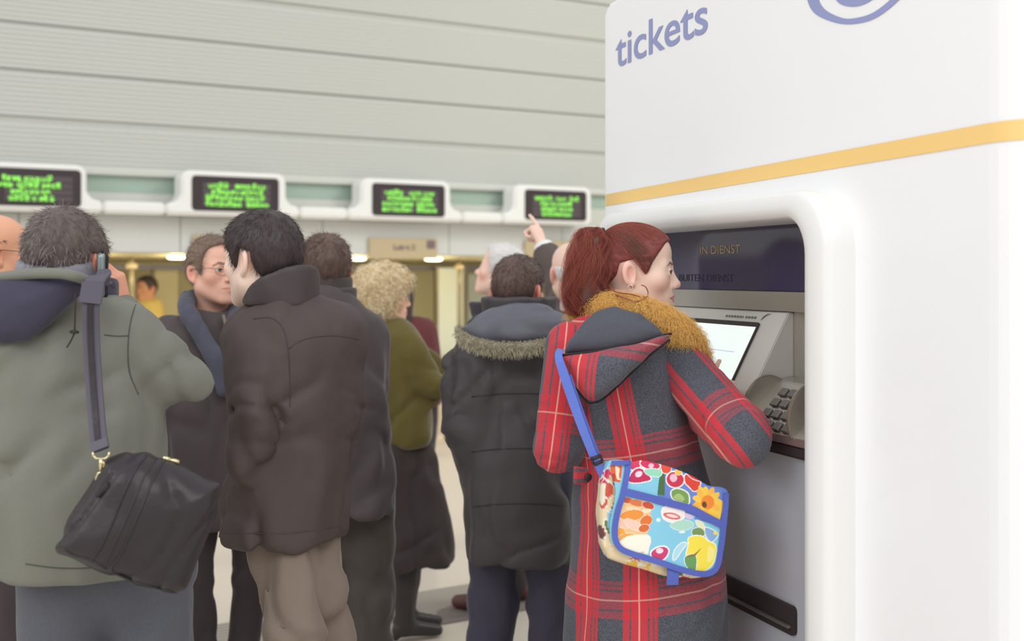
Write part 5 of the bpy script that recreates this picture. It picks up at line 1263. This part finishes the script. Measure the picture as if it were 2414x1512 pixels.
def white_haired():
    D = 5.9
    L = pxs((1135,775,5.8),(1120,900,5.75),(1150,990,5.6)); R = pxs((1215,775,6.1),(1240,900,6.1),(1210,990,5.95))
    p = person('white-haired person in dark navy coat and white shirt, gazing up past the parka hood', dict(p=pt(1180,643,5.9), rot=(72,16,0), s=1.07), xyb(1180,5.95), 62, {'L': L, 'R': R}, skin=srgb(246,206,190), colkw=dict(ruddy=.6, brow=(.5,.45,.42)), step=.004, feet=.14)
    rows = rows_px([(1130,1180,.20,.16),(1000,1180,.20,.155),(880,1178,.20,.15),(800,1176,.18,.13),(770,1176,.13,.11),(748,1178,.09,.09)], D)
    coat(p, 'coat', rows, M['navy_coat'], sleeves=[(L, [.07,.065,.055]), (R, [.07,.065,.055])], amp=.006, seed=121, step=.013, extra=lambda P, d: smin(d, cap(P, L[0], R[0], .05, .05), .06))
    c = pt(1182, 735, 5.92); collar(p, c, .075, .075, -.02, .035, 66, M['shirt'], th=.006, name='shirt_collar', step=.007); collar(p, pt(1168,752,5.9), .10, .10, -.03, .085, 66, M['navy_coat'], th=.009, gap=32, flare=.25, name='coat_collar', step=.007)
    trousers(p, M['dark_trousers'], step=.014); shoes(p, M['red_shoe'])
    hc = hair_cap(p, RECEDE, M['hair_white'], off=.011, amp=.003, step=.006)
    comb_hair(p, hc, M['hair_white'], 1500, .03, .3, .0007, jitter=.3, seed=15)
    return p

def pointing_man():
    D = 5.
    L = pxs((1338,770,5.0),(1326,682,5.2),(1279,578,5.34)); R = pxs((1455,790,5.0),(1480,930,5.0),(1450,1050,4.9))
    p = person('balding person in charcoal suit raising an arm and pointing at the last display board', dict(p=pt(1346,645,5.), rot=(8,6,0), s=1.05), xyb(1395,5.), 10, {'L': L, 'R': R}, skin=srgb(246,210,192), colkw=dict(ruddy=.5), step=.004,
        hands={'L': dict(f=pt(1246,512,5.42)-L[2], b=np.array([.75,-.45,.35]), side=1, curls=POINT, thumb=(.55,.75,-.5), step=.004, s=1.08)}, eyes=False)
    rows = rows_px([(1130,1395,.20,.16),(1000,1395,.20,.155),(880,1395,.20,.15),(800,1392,.185,.13),(765,1385,.14,.11),(735,1372,.09,.09)], D)
    coat(p, 'suit_jacket', rows, M['suit'], sleeves=[(L, [.075,.070,.062]), (R, [.07,.064,.055])], amp=.006, seed=131, step=.011, extra=lambda P, d: smin(d, cap(P, L[0], R[0], .05, .05), .06), cut=lambda P, d: smax(d, ((P-L[2].astype(np.float32))@((L[2]-L[1])/np.linalg.norm(L[2]-L[1])).astype(np.float32))+.028+9*(np.abs(P[:, 0]-L[2][0]) > .16), .004))
    a = (L[2]-L[1])/np.linalg.norm(L[2]-L[1]); V, Fc = tube([L[2]-a*.07, L[2]-a*.03, L[2]-a*.006], [.046,.046,.043], 18); mesh_obj('shirt_cuff', V, Fc, M['shirt'], p['root'], True, origin=tuple(p['bx']))
    c = pt(1368, 728, 5.0); collar(p, c, .078, .078, -.02, .04, 8, M['shirt'], th=.006, name='shirt_collar', step=.007)
    trousers(p, M['dark_trousers'], step=.014); shoes(p, M['shoe'])
    hc = hair_cap(p, [(-.12,-.05),(-.085,-.066),(-.055,-.06),(-.046,-.02),(-.042,.022),(-.004,.034),(.01,.012),(.03,.2)], M['hair_white'], off=.004, amp=.002, step=.006, extra=lambda q, d: smax(d, q[:, 2]-.035, .01))
    return p

def clerk():
    off = 1.32; a = wa(343, off); w = wp(a, 0, off); d = w[1]; k = d/F
    P = lambda px, py: pt(px, py, d)
    L = [P(325,716), P(318,760), P(335,790)]; R = [P(366,716), P(374,760), P(356,790)]
    p = person('clerk in a yellow top behind the counter, just above the green parka shoulder', dict(p=P(345,682), rot=(150,0,0), s=1.0), (w[0], w[1]), 160, {'L': R, 'R': L}, skin=srgb(206,150,116), step=.007, eyes=False, H=1.5, hip=.8)
    M['yellow_top'] = cloth('yellow_top', srgb(204,178,104))
    rows = [(.72,.17,.13,w[0],w[1]),(1.0,.17,.13,w[0],w[1]),(1.2,.18,.13,w[0],w[1]),(P(0,712)[2],.15,.11,w[0],w[1]),(P(0,706)[2],.07,.07,w[0],w[1])]
    coat(p, 'top', rows, M['yellow_top'], sleeves=[(L, [.06,.055,.05]), (R, [.06,.055,.05])], amp=.006, seed=141, step=.016)
    trousers(p, M['dark_trousers'], step=.018); shoes(p, M['shoe'])
    hair_cap(p, MEN_HL, M['hair_dark'], off=.014, step=.008)
ALL = dict(green=green_man, leather=leather_man, glasses=glasses_man, bald=bald_man, black=black_coat_man, blonde=blonde_woman, red=red_coat, parka=parka_man, white=white_haired, point=pointing_man, clerk=clerk)
PP = {k: f() for k, f in ALL.items() if not ONLY or k in ONLY.split(',')}
# ------------------------------------------------------------------ the two shoulder bags
def ribbon(pts, width, th, name, m, parent, nrm=None, sm=6, origin=None, bevel=.001):
    """A flat strap along a path; nrm(i) is its outward side."""
    s = spline(pts, sm); T = np.gradient(s, axis=0); T /= np.linalg.norm(T, axis=1)[:, None]
    nv = np.tile(np.asarray((0,-1.,0) if nrm is None else nrm, float), (len(s), 1)); nv -= T*np.sum(nv*T, 1)[:, None]; nv /= np.linalg.norm(nv, axis=1)[:, None]; b = np.cross(T, nv)
    w = np.full(len(s), width) if np.isscalar(width) else np.interp(np.linspace(0, 1, len(s)), np.linspace(0, 1, len(width)), width)
    V = []; Fc = []
    for i in range(len(s)):
        h = b[i]*w[i]/2; e = nv[i]*th
        V += [s[i]-h, s[i]+h, s[i]+h+e, s[i]-h+e]
    for i in range(len(s)-1):
        for k in range(4): Fc.append((i*4+k, i*4+(k+1) % 4, i*4+4+(k+1) % 4, i*4+4+k))
    Fc += [(3,2,1,0), tuple(4*(len(s)-1)+k for k in range(4))]
    return mesh_obj(name, V, Fc, m, parent, origin=origin)

# --- black leather shoulder bag of the person in the parka
M['bag_leather'] = mat('black_bag_leather', srgb(50,45,48), .38, spec=.3, bump=[(130,.25,.0012),(14,.35,.012)], coat=.05)
M['strap'] = mat('black_strap', srgb(82,78,90), .5, spec=.4); M['gold_metal'] = mat('pale_gold_metal', srgb(228,214,170), .22, metal=.9)
bl = Plane(310, 1230, 2.50, 10)
bt = thing('shoulder_bag', tuple(bl.w(310,1400)), 'large black leather bag hanging from a strap at the back of the green parka', 'bag')
pol = bl.poly([(250,1082),(300,1062),(345,1064),(405,1080),(460,1108),(516,1142),(514,1200),(486,1290),(446,1392),(420,1406),(395,1404),(320,1384),(225,1342),(134,1306),(128,1290),(160,1226),(212,1150)])
q0_ = lambda P: bl.loc(P)
def bagf(P):
    q = bl.loc(P); d = pillow(P, bl, pol, .030, .060, .05, .035)
    rx = (q[:, 0]*.55+q[:, 1]*.83); u = np.stack([q[:, 0]*.83-q[:, 1]*.56, rx, q[:, 2]*.3], 1).astype(np.float32)
    d = d+.009*np.clip(1-np.abs(noise(u, (.05,.22,.2), 5))/.35, 0, 1)**2+.006*noise(u, (.06,.16,.2), 8)
    return d*.8
so, _, _ = solid('body', bagf, bl.o-[.25,.17,.22], bl.o+[.26,.2,.24], .0065, M['bag_leather'], bt, 1, origin=tuple(ORG[bt.name]))
onb = snapper(so)
og = ORG[bt.name]
seam([(345,1075),(318,1110),(290,1170),(262,1240),(238,1290),(215,1322)], .0028, 'piping', M['bag_leather'], bt, og, onb)
seam([(368,1082),(342,1120),(316,1180),(288,1245),(262,1300),(246,1338)], .0022, 'zip', M['rubber'], bt, og, onb)
seam([(388,1086),(362,1128),(338,1186),(308,1256),(284,1308),(262,1342),(300,1366),(360,1384),(400,1394)], .0028, 'piping', M['bag_leather'], bt, og, onb)
seam([(140,1290),(175,1310),(215,1322),(250,1342)], .0026, 'piping', M['bag_leather'], bt, og, onb)
mb = MB(); e0, e1 = onb(385,1084,.004), onb(420,1094,.004)
for a, b in ((0,.45),(.55,1)): mb.tube([e0+(e1-e0)*a, e0+(e1-e0)*b], .0045, 8)
mb.tube([e0, e1], .0025, 8); mb.build('zip_pull', M['gold_metal'], bt, True, origin=tuple(og))
stp = [pt(256,668,2.72),pt(244,652,2.66),pt(224,668,2.595),pt(216,716,2.585),pt(216,790,2.585),pt(222,900,2.565),pt(230,1000,2.53),pt(237,1064,2.49)]
sto = ribbon(stp, [.036,.040,.040,.034,.034,.034,.034,.034], .006, 'strap', M['strap'], bt, nrm=(.05,-1,.1), origin=tuple(og))
ribbon([p+np.array([0,-.0062,0]) for p in stp[3:]], .012, .0035, 'strap_ridge', M['bag_leather'], sto, nrm=(.05,-1,.1), origin=tuple(og))
ribbon([p+np.array([0,-.007,0]) for p in stp[2:4]], .046, .006, 'strap_pad', M['strap'], sto, nrm=(.05,-1,.1), origin=tuple(og))
c = pt(238,1062,2.475); ribbon([pt(236,1040,2.49)+np.array([0,-.004,0]), c], .037, .006, 'strap_end', M['strap'], sto, origin=tuple(og))
mb = MB(); w_ = lambda x, y: pt(x, y, 2.468)
mb.tube([w_(219,1066), w_(219,1074), w_(226,1081), w_(238,1082), w_(250,1081), w_(257,1074), w_(257,1066)], .0022, 8)
mb.tube([w_(238,1082), w_(238,1094), w_(238,1112)], [.0036,.0044,.0034], 10); mb.tube([w_(242,1088), w_(246,1094), w_(243,1106)], .0018, 6)
mb.tube([w_(226,1138), w_(227,1126), w_(232,1116), w_(240,1113), w_(249,1117), w_(255,1127), w_(255,1138)], .0024, 8)
mb.build('swivel_clasp', M['gold_metal'], bt, True, origin=tuple(og))
ribbon([pt(240,1134,2.466), pt(243,1146,2.46), onb(246,1162,.002)], .034, .005, 'tab', M['bag_leather'], bt, origin=tuple(og))

# --- flowered oilcloth shoulder bag of the woman: its print is drawn in the photograph's 4x crop frame
M['print'] = mat('printed_oilcloth', (.5,.5,.5), .32, spec=.5, attr='Col', coat=.2); M['blue_web'] = cloth('blue_webbing', srgb(98,120,200), spec=.25, fine=300); M['blue_bind'] = cloth('blue_binding', srgb(92,106,188), spec=.25, fine=300)
fl_ = Plane(1565, 1230, 2.875, 12, 0)
ft = thing('shoulder_bag', tuple(fl_.w(1565,1372)), 'oilcloth bag printed with fruit and flowers, edged in blue, at the plaid coat', 'bag')
zx = lambda x, y: (1380+x/3.979, 1040+y/3.979)
SH = []                                    # shapes: outline in crop coordinates, colour, pale rim
def blob(pts, col, rim=None, shade=None): SH.append((spline(np.array(pts, float), 5, True), np.array(srgb(col)), rim, shade))
def polyg(pts, col): SH.append((np.array(pts, float), np.array(srgb(col)), None, None))
def oval(x, y, a, b, t, col, rim=None, shade=None):
    q = np.linspace(0, 2*PI, 22, endpoint=False); c, s = math.cos(t*D2R), math.sin(t*D2R)
    SH.append((np.stack([x+a*np.cos(q)*c-b*np.sin(q)*s, y+a*np.cos(q)*s+b*np.sin(q)*c], 1), np.array(srgb(col)), rim, shade))
SKY = (136,206,232)
polyg([(690,100),(1330,300),(1330,800),(640,640)], (104,134,212)); polyg([(330,120),(700,180),(650,500),(340,460)], SKY)
polyg([(690,180),(720,180),(720,500),(650,490)], (70,110,66))
oval(440,215,70,40,-15,(214,40,92),9); oval(590,215,90,42,10,(210,30,84),9); oval(600,225,26,20,0,(250,190,214))
blob([(380,360),(430,270),(500,250),(560,300),(590,350),(520,370),(450,378)],(196,34,88),10); oval(478,300,36,26,-25,(252,214,228)); blob([(530,270),(600,250),(690,270),(680,320),(620,320),(570,310)],(150,216,190),5)
blob([(700,200),(780,230),(760,290),(700,280)],(224,76,52),6); oval(815,350,78,72,10,(206,44,78),11); oval(800,335,34,38,0,(240,190,206)); oval(845,280,30,26,0,(250,190,60),4)
blob([(905,310),(960,300),(1040,360),(1030,430),(985,455),(940,410),(910,380)],(222,62,48),9); blob([(905,260),(960,285),(1040,330),(1040,360),(960,330)],(214,40,50),7)
blob([(785,460),(850,440),(930,480),(940,570),(880,560),(800,530)],(118,160,84),11); blob([(800,520),(850,480),(900,520),(880,555)],(168,196,120))
polyg([(1030,400),(1270,560),(1225,750),(995,620)], (250,206,80))
for k in range(11):
    a = k*2*PI/11; oval(1110+math.cos(a)*74, 555+math.sin(a)*80, 66, 30, a/D2R, (252,206-(k % 2)*18,78-(k % 3)*8))
oval(1115,560,62,66,0,(246,140,44)); oval(1085,582,22,30,-15,(104,60,34))
polyg([(215,215),(330,225),(300,375),(215,365)], (222,92,40)); blob([(262,230),(300,250),(290,320),(310,350),(270,340)],(246,222,190)); blob([(225,300),(260,300),(250,360),(222,350)],(176,60,36))
# lower panel
polyg([(300,510),(640,560),(560,1040),(240,1000)], (240,196,140)); polyg([(600,560),(1000,690),(985,860),(930,1150),(520,1060)], SKY)
for x, y, a, b, t, c in ((360,540,60,26,10,(196,84,60)),(450,565,70,30,12,(222,120,70)),(560,590,60,32,20,(206,80,50)),(420,620,70,24,8,(240,214,170)),(540,640,50,20,-10,(246,230,196)),(410,680,110,50,-8,(238,150,62)),(330,760,60,34,40,(246,200,170)),(420,770,90,40,30,(248,206,188)),(540,730,60,46,-30,(228,120,48)),(300,880,56,80,10,(246,166,58)),(380,900,90,50,0,(240,170,80)),(520,800,50,36,-20,(220,110,50))): oval(x,y,a,b,t,c,3 if b > 30 else None)
blob([(280,970),(360,890),(470,865),(560,870),(580,940),(520,1010),(420,1030),(320,1010)],(250,246,228),5); polyg([(520,900),(585,880),(560,1050),(520,1040)],(244,244,232))
blob([(700,620),(790,600),(890,640),(900,700),(850,745),(760,740),(700,700)],(250,238,232),8); oval(785,690,84,30,12,(214,110,112)); oval(790,690,58,15,12,(250,214,204)); oval(655,725,20,18,0,(230,246,250))
blob([(770,780),(830,740),(920,730),(990,770),(940,815),(840,820)],(176,222,206),4); blob([(910,665),(980,690),(970,720),(920,710)],(228,196,232))
blob([(590,1030),(640,985),(710,975),(745,1010),(720,1070),(670,1100),(610,1080)],(206,56,120),14); oval(665,1010,34,26,0,(252,222,232))
blob([(980,820),(1050,800),(1100,850),(1060,885),(985,870)],(120,150,92),6); blob([(1100,800),(1180,830),(1215,870),(1160,930),(1110,880)],(136,178,222),8); oval(1195,850,22,16,0,(248,226,90)); blob([(1010,730),(1070,750),(1090,800),(1030,790)],(230,238,196),4)
blob([(950,890),(1060,880),(1130,930),(1190,960),(1200,1040),(1160,1150),(1060,1210),(1000,1190),(1010,1080),(920,1060),(940,960)],(250,230,76),9); blob([(905,1070),(1000,1050),(1010,1150),(985,1210),(915,1150)],(104,158,92),6); blob([(1060,990),(1000,1040),(920,1070),(1000,1060)],(150,108,50)); blob([(1130,980),(1190,1010),(1180,1090),(1120,1120)],(252,240,140))
blob([(810,1000),(880,940),(920,950),(870,1010),(820,1080),(790,1090)],(178,224,240),8); oval(880,840,32,12,0,(226,246,250))
def paint(px, py):
    x = (px-1380)*3.979; y = (py-1040)*3.979; q = np.stack([x, y], 1).astype(np.float32)
    col = np.tile(np.array(srgb(SKY)), (len(x), 1))
    for o, c, rim, _ in SH:
        lo = o.min(0)-20; hi = o.max(0)+20; k = np.where((x > lo[0]) & (x < hi[0]) & (y > lo[1]) & (y < hi[1]))[0]
        if not len(k): continue
        d = poly2(q[k], o)
        if rim: col[k[(d < rim)]] = srgb(250,248,240)
        col[k[d < 0]] = c
    return col
def to_px(V): return CX+F*V[:, 0]/V[:, 1], HY-F*(V[:, 2]-EYE)/V[:, 1]
fq = lambda V: fl_.loc(np.asarray(V).astype(np.float32))
def plane_px(V):                            # print coordinates fixed to the bag's front plane
    q = fq(V); Wp = fl_.o+q[:, :1]*fl_.u+q[:, 1:2]*fl_.v; return to_px(Wp)
# body behind the flap, with its own fruit print
bpol = fl_.poly([(1436,1094),(1470,1090),(1560,1108),(1640,1134),(1700,1160),(1700,1250),(1696,1330),(1672,1362),(1640,1368),(1570,1362),(1480,1336),(1436,1320),(1422,1290),(1416,1220),(1420,1150)])
pr = np.random.default_rng(11); BODY = []
for k in range(150): BODY.append((pr.uniform(1410,1715), pr.uniform(1080,1380), pr.uniform(7,24), pr.uniform(5,15), pr.uniform(0,3.1), srgb([(216,46,90),(244,236,214),(240,190,70),(96,120,60),(140,200,228),(206,84,60),(112,66,60),(236,214,170)][k % 8])))
def body_col(V):
    px, py = plane_px(V); q = fq(V); px = px-q[:, 2]*500; c = np.tile(np.array(srgb(232,214,176)), (len(px), 1))
    for x, y, a, b, t, k in BODY:
        u = (px-x)*math.cos(t)+(py-y)*math.sin(t); v = -(px-x)*math.sin(t)+(py-y)*math.cos(t); e = (u/a)**2+(v/b)**2
        c[e < 1.35] = srgb(246,242,230); c[e < 1] = k
    return c
bo, _, _ = solid('body', lambda P: (pillow(P, fl_, bpol, .030, .006, .05, .02, bend=lambda x, y: .028)+.002*noise(P, .05, 3))*.9, fl_.o-[.22,.12,.18], fl_.o+[.22,.18,.18], .0045, M['print'], ft, 1, colf=body_col, origin=tuple(ORG[ft.name]))
# flap: printed cloth, thin, wrapped over the front
fpx = [(1432,1088),(1477,1090),(1510,1086),(1560,1096),(1620,1118),(1660,1142),(1708,1156),(1705,1230),(1698,1300),(1690,1330),(1674,1350),(1645,1352),(1600,1342),(1540,1322),(1480,1304),(1452,1294),(1438,1276),(1434,1240),(1440,1200),(1446,1150)]
fpol = fl_.poly(fpx); fpol_b = spline(fpol, 5, True)
def wrap(q): return -.021+.25*np.clip(np.abs(q[:, 0])-.06, 0, 1)**1.6*.9+.6*np.clip(q[:, 1]-.10, 0, 1)**1.4+.003*np.sin(q[:, 0]*30+q[:, 1]*22)
stp_ = .0011; gx = np.arange(fpol[:, 0].min()-.004, fpol[:, 0].max()+.004, stp_); gy = np.arange(fpol[:, 1].min()-.004, fpol[:, 1].max()+.004, stp_)
GX, GY = np.meshgrid(gx, gy, indexing='ij'); g = np.stack([GX.ravel(), GY.ravel()], 1).astype(np.float32); ins = poly2(g, fpol_b).reshape(GX.shape) < .0015
off_ = wrap(g); Vf = fl_.o+g[:, :1]*fl_.u+g[:, 1:2]*fl_.v+off_[:, None]*fl_.n; n_, m_ = GX.shape; id_ = np.arange(n_*m_).reshape(n_, m_)
cell = ins[:-1, :-1] & ins[1:, :-1] & ins[:-1, 1:] & ins[1:, 1:]
Qf = np.stack([id_[:-1, :-1], id_[1:, :-1], id_[1:, 1:], id_[:-1, 1:]], -1)[cell]; us = np.unique(Qf); rm = np.full(n_*m_, -1); rm[us] = np.arange(len(us))
Vf = Vf[us]; px_, py_ = to_px(fl_.o+g[us, :1]*fl_.u+g[us, 1:2]*fl_.v)
fo_ = mesh_obj('flap', Vf, rm[Qf], M['print'], ft, True, cols=paint(px_, py_), origin=tuple(ORG[ft.name]))
md = fo_.modifiers.new('thickness', 'SOLIDIFY'); md.thickness = .003; md.offset = -1 if True else 1
fog = tuple(ORG[ft.name])
def on_flap(pts, sm=5, lift=.002):
    s = spline(np.array(pts, float), sm); a = fl_.poly(s).astype(np.float32); return fl_.o+a[:, :1]*fl_.u+a[:, 1:2]*fl_.v+(wrap(a)-lift)[:, None]*fl_.n
def flap_band(pts, w, name, m, parent, lift=.002):
    P = on_flap(pts, 6, lift); return ribbon(P, w, .0022, name, m, parent, nrm=tuple(-fl_.n), sm=1, origin=fog)
flap_band([(1477,1090),(1470,1120),(1460,1165),(1450,1200),(1444,1240),(1446,1270),(1458,1290),(1485,1302),(1540,1318),(1600,1338),(1645,1348),(1672,1344),(1686,1326),(1692,1290),(1698,1230),(1704,1160)], .0135, 'binding', M['blue_bind'], fo_, .0025)
flap_band([(1466,1156),(1500,1164),(1560,1180),(1620,1196),(1655,1214),(1698,1236)], .0170, 'cross_band', M['blue_bind'], fo_, .0022)
ribbon([fl_.w(1436,1089,-.018), fl_.w(1470,1088,-.019), fl_.w(1480,1086,-.012)], .010, .003, 'top_binding', M['blue_bind'], ft, nrm=tuple(-fl_.n), origin=fog)
ribbon([fl_.w(1580,1334,-.018), fl_.w(1579,1352,-.020), fl_.w(1578,1374,-.018)], .028, .004, 'pull_tab', M['blue_bind'], ft, nrm=tuple(-fl_.n), origin=fog)
# strap over the shoulder: wide webbing, buckle, lower loop sewn to the bag's side
s1 = [pt(1322,826,2.9750),pt(1317,842,2.9162),pt(1330,885,2.9015),pt(1350,945,2.8968),pt(1375,1015,2.8870),pt(1400,1078,2.8821)]
st_ = ribbon(s1, [.018,.018,.022,.022,.020,.018], .003, 'strap', M['blue_web'], ft, nrm=(-.1,-1,.05), origin=fog)
ribbon([p+np.array([.012,.004,0]) for p in s1[2:]], .010, .003, 'strap_return', M['blue_bind'], st_, nrm=(-.1,-1,.05), origin=fog)
ribbon([pt(1398,1072,2.8792), pt(1412,1100,2.8763), pt(1430,1138,2.8812)], .019, .003, 'strap_loop', M['blue_web'], st_, nrm=(-.1,-1,.05), origin=fog)
MB().tube([pt(1393,1082,2.8734), pt(1402,1080,2.8714), pt(1416,1074,2.8734)], .0042, 8).tube([pt(1401,1096,2.8734), pt(1409,1092,2.8714), pt(1420,1088,2.8734)], .0042, 8).tube([pt(1393,1082,2.8734), pt(1401,1096,2.8734)], .003, 8).tube([pt(1416,1074,2.8734), pt(1420,1088,2.8734)], .003, 8).build('slide_buckle', M['rubber'], st_, True, origin=fog)
sp = Plane(1440, 1152, 2.868, 12); pl_ = sp.poly([(1424,1134),(1460,1130),(1454,1168),(1420,1164)])
MB().prism([sp.o+sp.u*a+sp.v*b for a, b in pl_], [sp.o+sp.u*a+sp.v*b-sp.n*.004 for a, b in pl_]).build('side_tab', M['blue_bind'], ft, origin=fog)

# --- dark bag on the floor far off, and a pale plastic bag at the parka's side
a = pt(1004, 1045, 10.9); a[2] = 0
vb = thing('travel_bag', tuple(a), 'small dark violet bag standing on the far floor beside the olive jacket', 'bag'); M['violet'] = cloth('dark_violet_nylon', srgb(96,82,98))
MB().prism([a+np.array([x,0,z]) for x, z in rrect(-.07,.0,.07,.34,.03,4)], [a+np.array([x,.16,z]) for x, z in rrect(-.07,.0,.07,.34,.03,4)]).build('body', M['violet'], vb, True, bevel=.01, origin=tuple(a)).data.set_sharp_from_angle(angle=.8)
MB().tube(spline([a+np.array([-.04,.08,.335]), a+np.array([-.03,.08,.40]), a+np.array([.03,.08,.40]), a+np.array([.04,.08,.335])], 4), .008, 8).build('handle', M['violet'], vb, True, origin=tuple(a))
# ------------------------------------------------------------------ daylight of the hall and camera
w = bpy.data.worlds.new('hall_daylight'); bpy.context.scene.world = w; w.use_nodes = True
nt = w.node_tree; N = nt.nodes; L = nt.links; bg = N['Background']
tc = N.new('ShaderNodeTexCoord'); sp = N.new('ShaderNodeSeparateXYZ'); L.new(tc.outputs['Generated'], sp.inputs[0])
rp = N.new('ShaderNodeValToRGB'); mr = N.new('ShaderNodeMapRange'); mr.inputs['From Min'].default_value = -1; mr.inputs['From Max'].default_value = 1
L.new(sp.outputs['Z'], mr.inputs['Value']); L.new(mr.outputs['Result'], rp.inputs['Fac'])
e = rp.color_ramp.elements; e[0].position = .40; e[0].color = (.75,.72,.68,1); e[1].position = 1.; e[1].color = (1.12,1.14,1.18,1)
x = e.new(.55); x.color = (.88,.90,.93,1)
L.new(rp.outputs['Color'], bg.inputs['Color']); bg.inputs['Strength'].default_value = .72
def area(name, loc, tgt, size, energy, col):
    l = bpy.data.lights.new(name, 'AREA'); l.shape = 'RECTANGLE'; l.size, l.size_y = size; l.energy = energy; l.color = col
    o = bpy.data.objects.new(name, l); o.location = loc; o.rotation_euler = (Vector(tgt)-Vector(loc)).to_track_quat('-Z','Y').to_euler(); link(o)
area('window_daylight', (-6.5,-1.5,5.5), (0,4,1.4), (6,4), 200, (1,1,1))
area('rooflight', (2.5,-3,6.5), (0,4,1.2), (6,4), 220, (1,.99,.97))
area('wall_wash', (5.5,7.5,6.5), (1.5,12.5,3.2), (3,2), 170, (1,.96,.82))
cam = bpy.data.cameras.new('camera'); co = bpy.data.objects.new('camera', cam); link(co)
co.location = (0,0,EYE); co.rotation_euler = (PI/2,0,0)
cam.sensor_width = 36; cam.lens = F/2414*36; cam.shift_x = 0; cam.shift_y = -(756-HY)/2414
cam.dof.use_dof = True; cam.dof.focus_distance = 3.2; cam.dof.aperture_fstop = 2.6
sc = bpy.context.scene; sc.camera = co
sc.view_settings.view_transform = 'Standard'; sc.view_settings.look = 'None'; sc.view_settings.gamma = 1; sc.view_settings.use_curve_mapping = False
sc.view_settings.exposure = 0.2
print('script %.1f s' % (time.time()-T0))
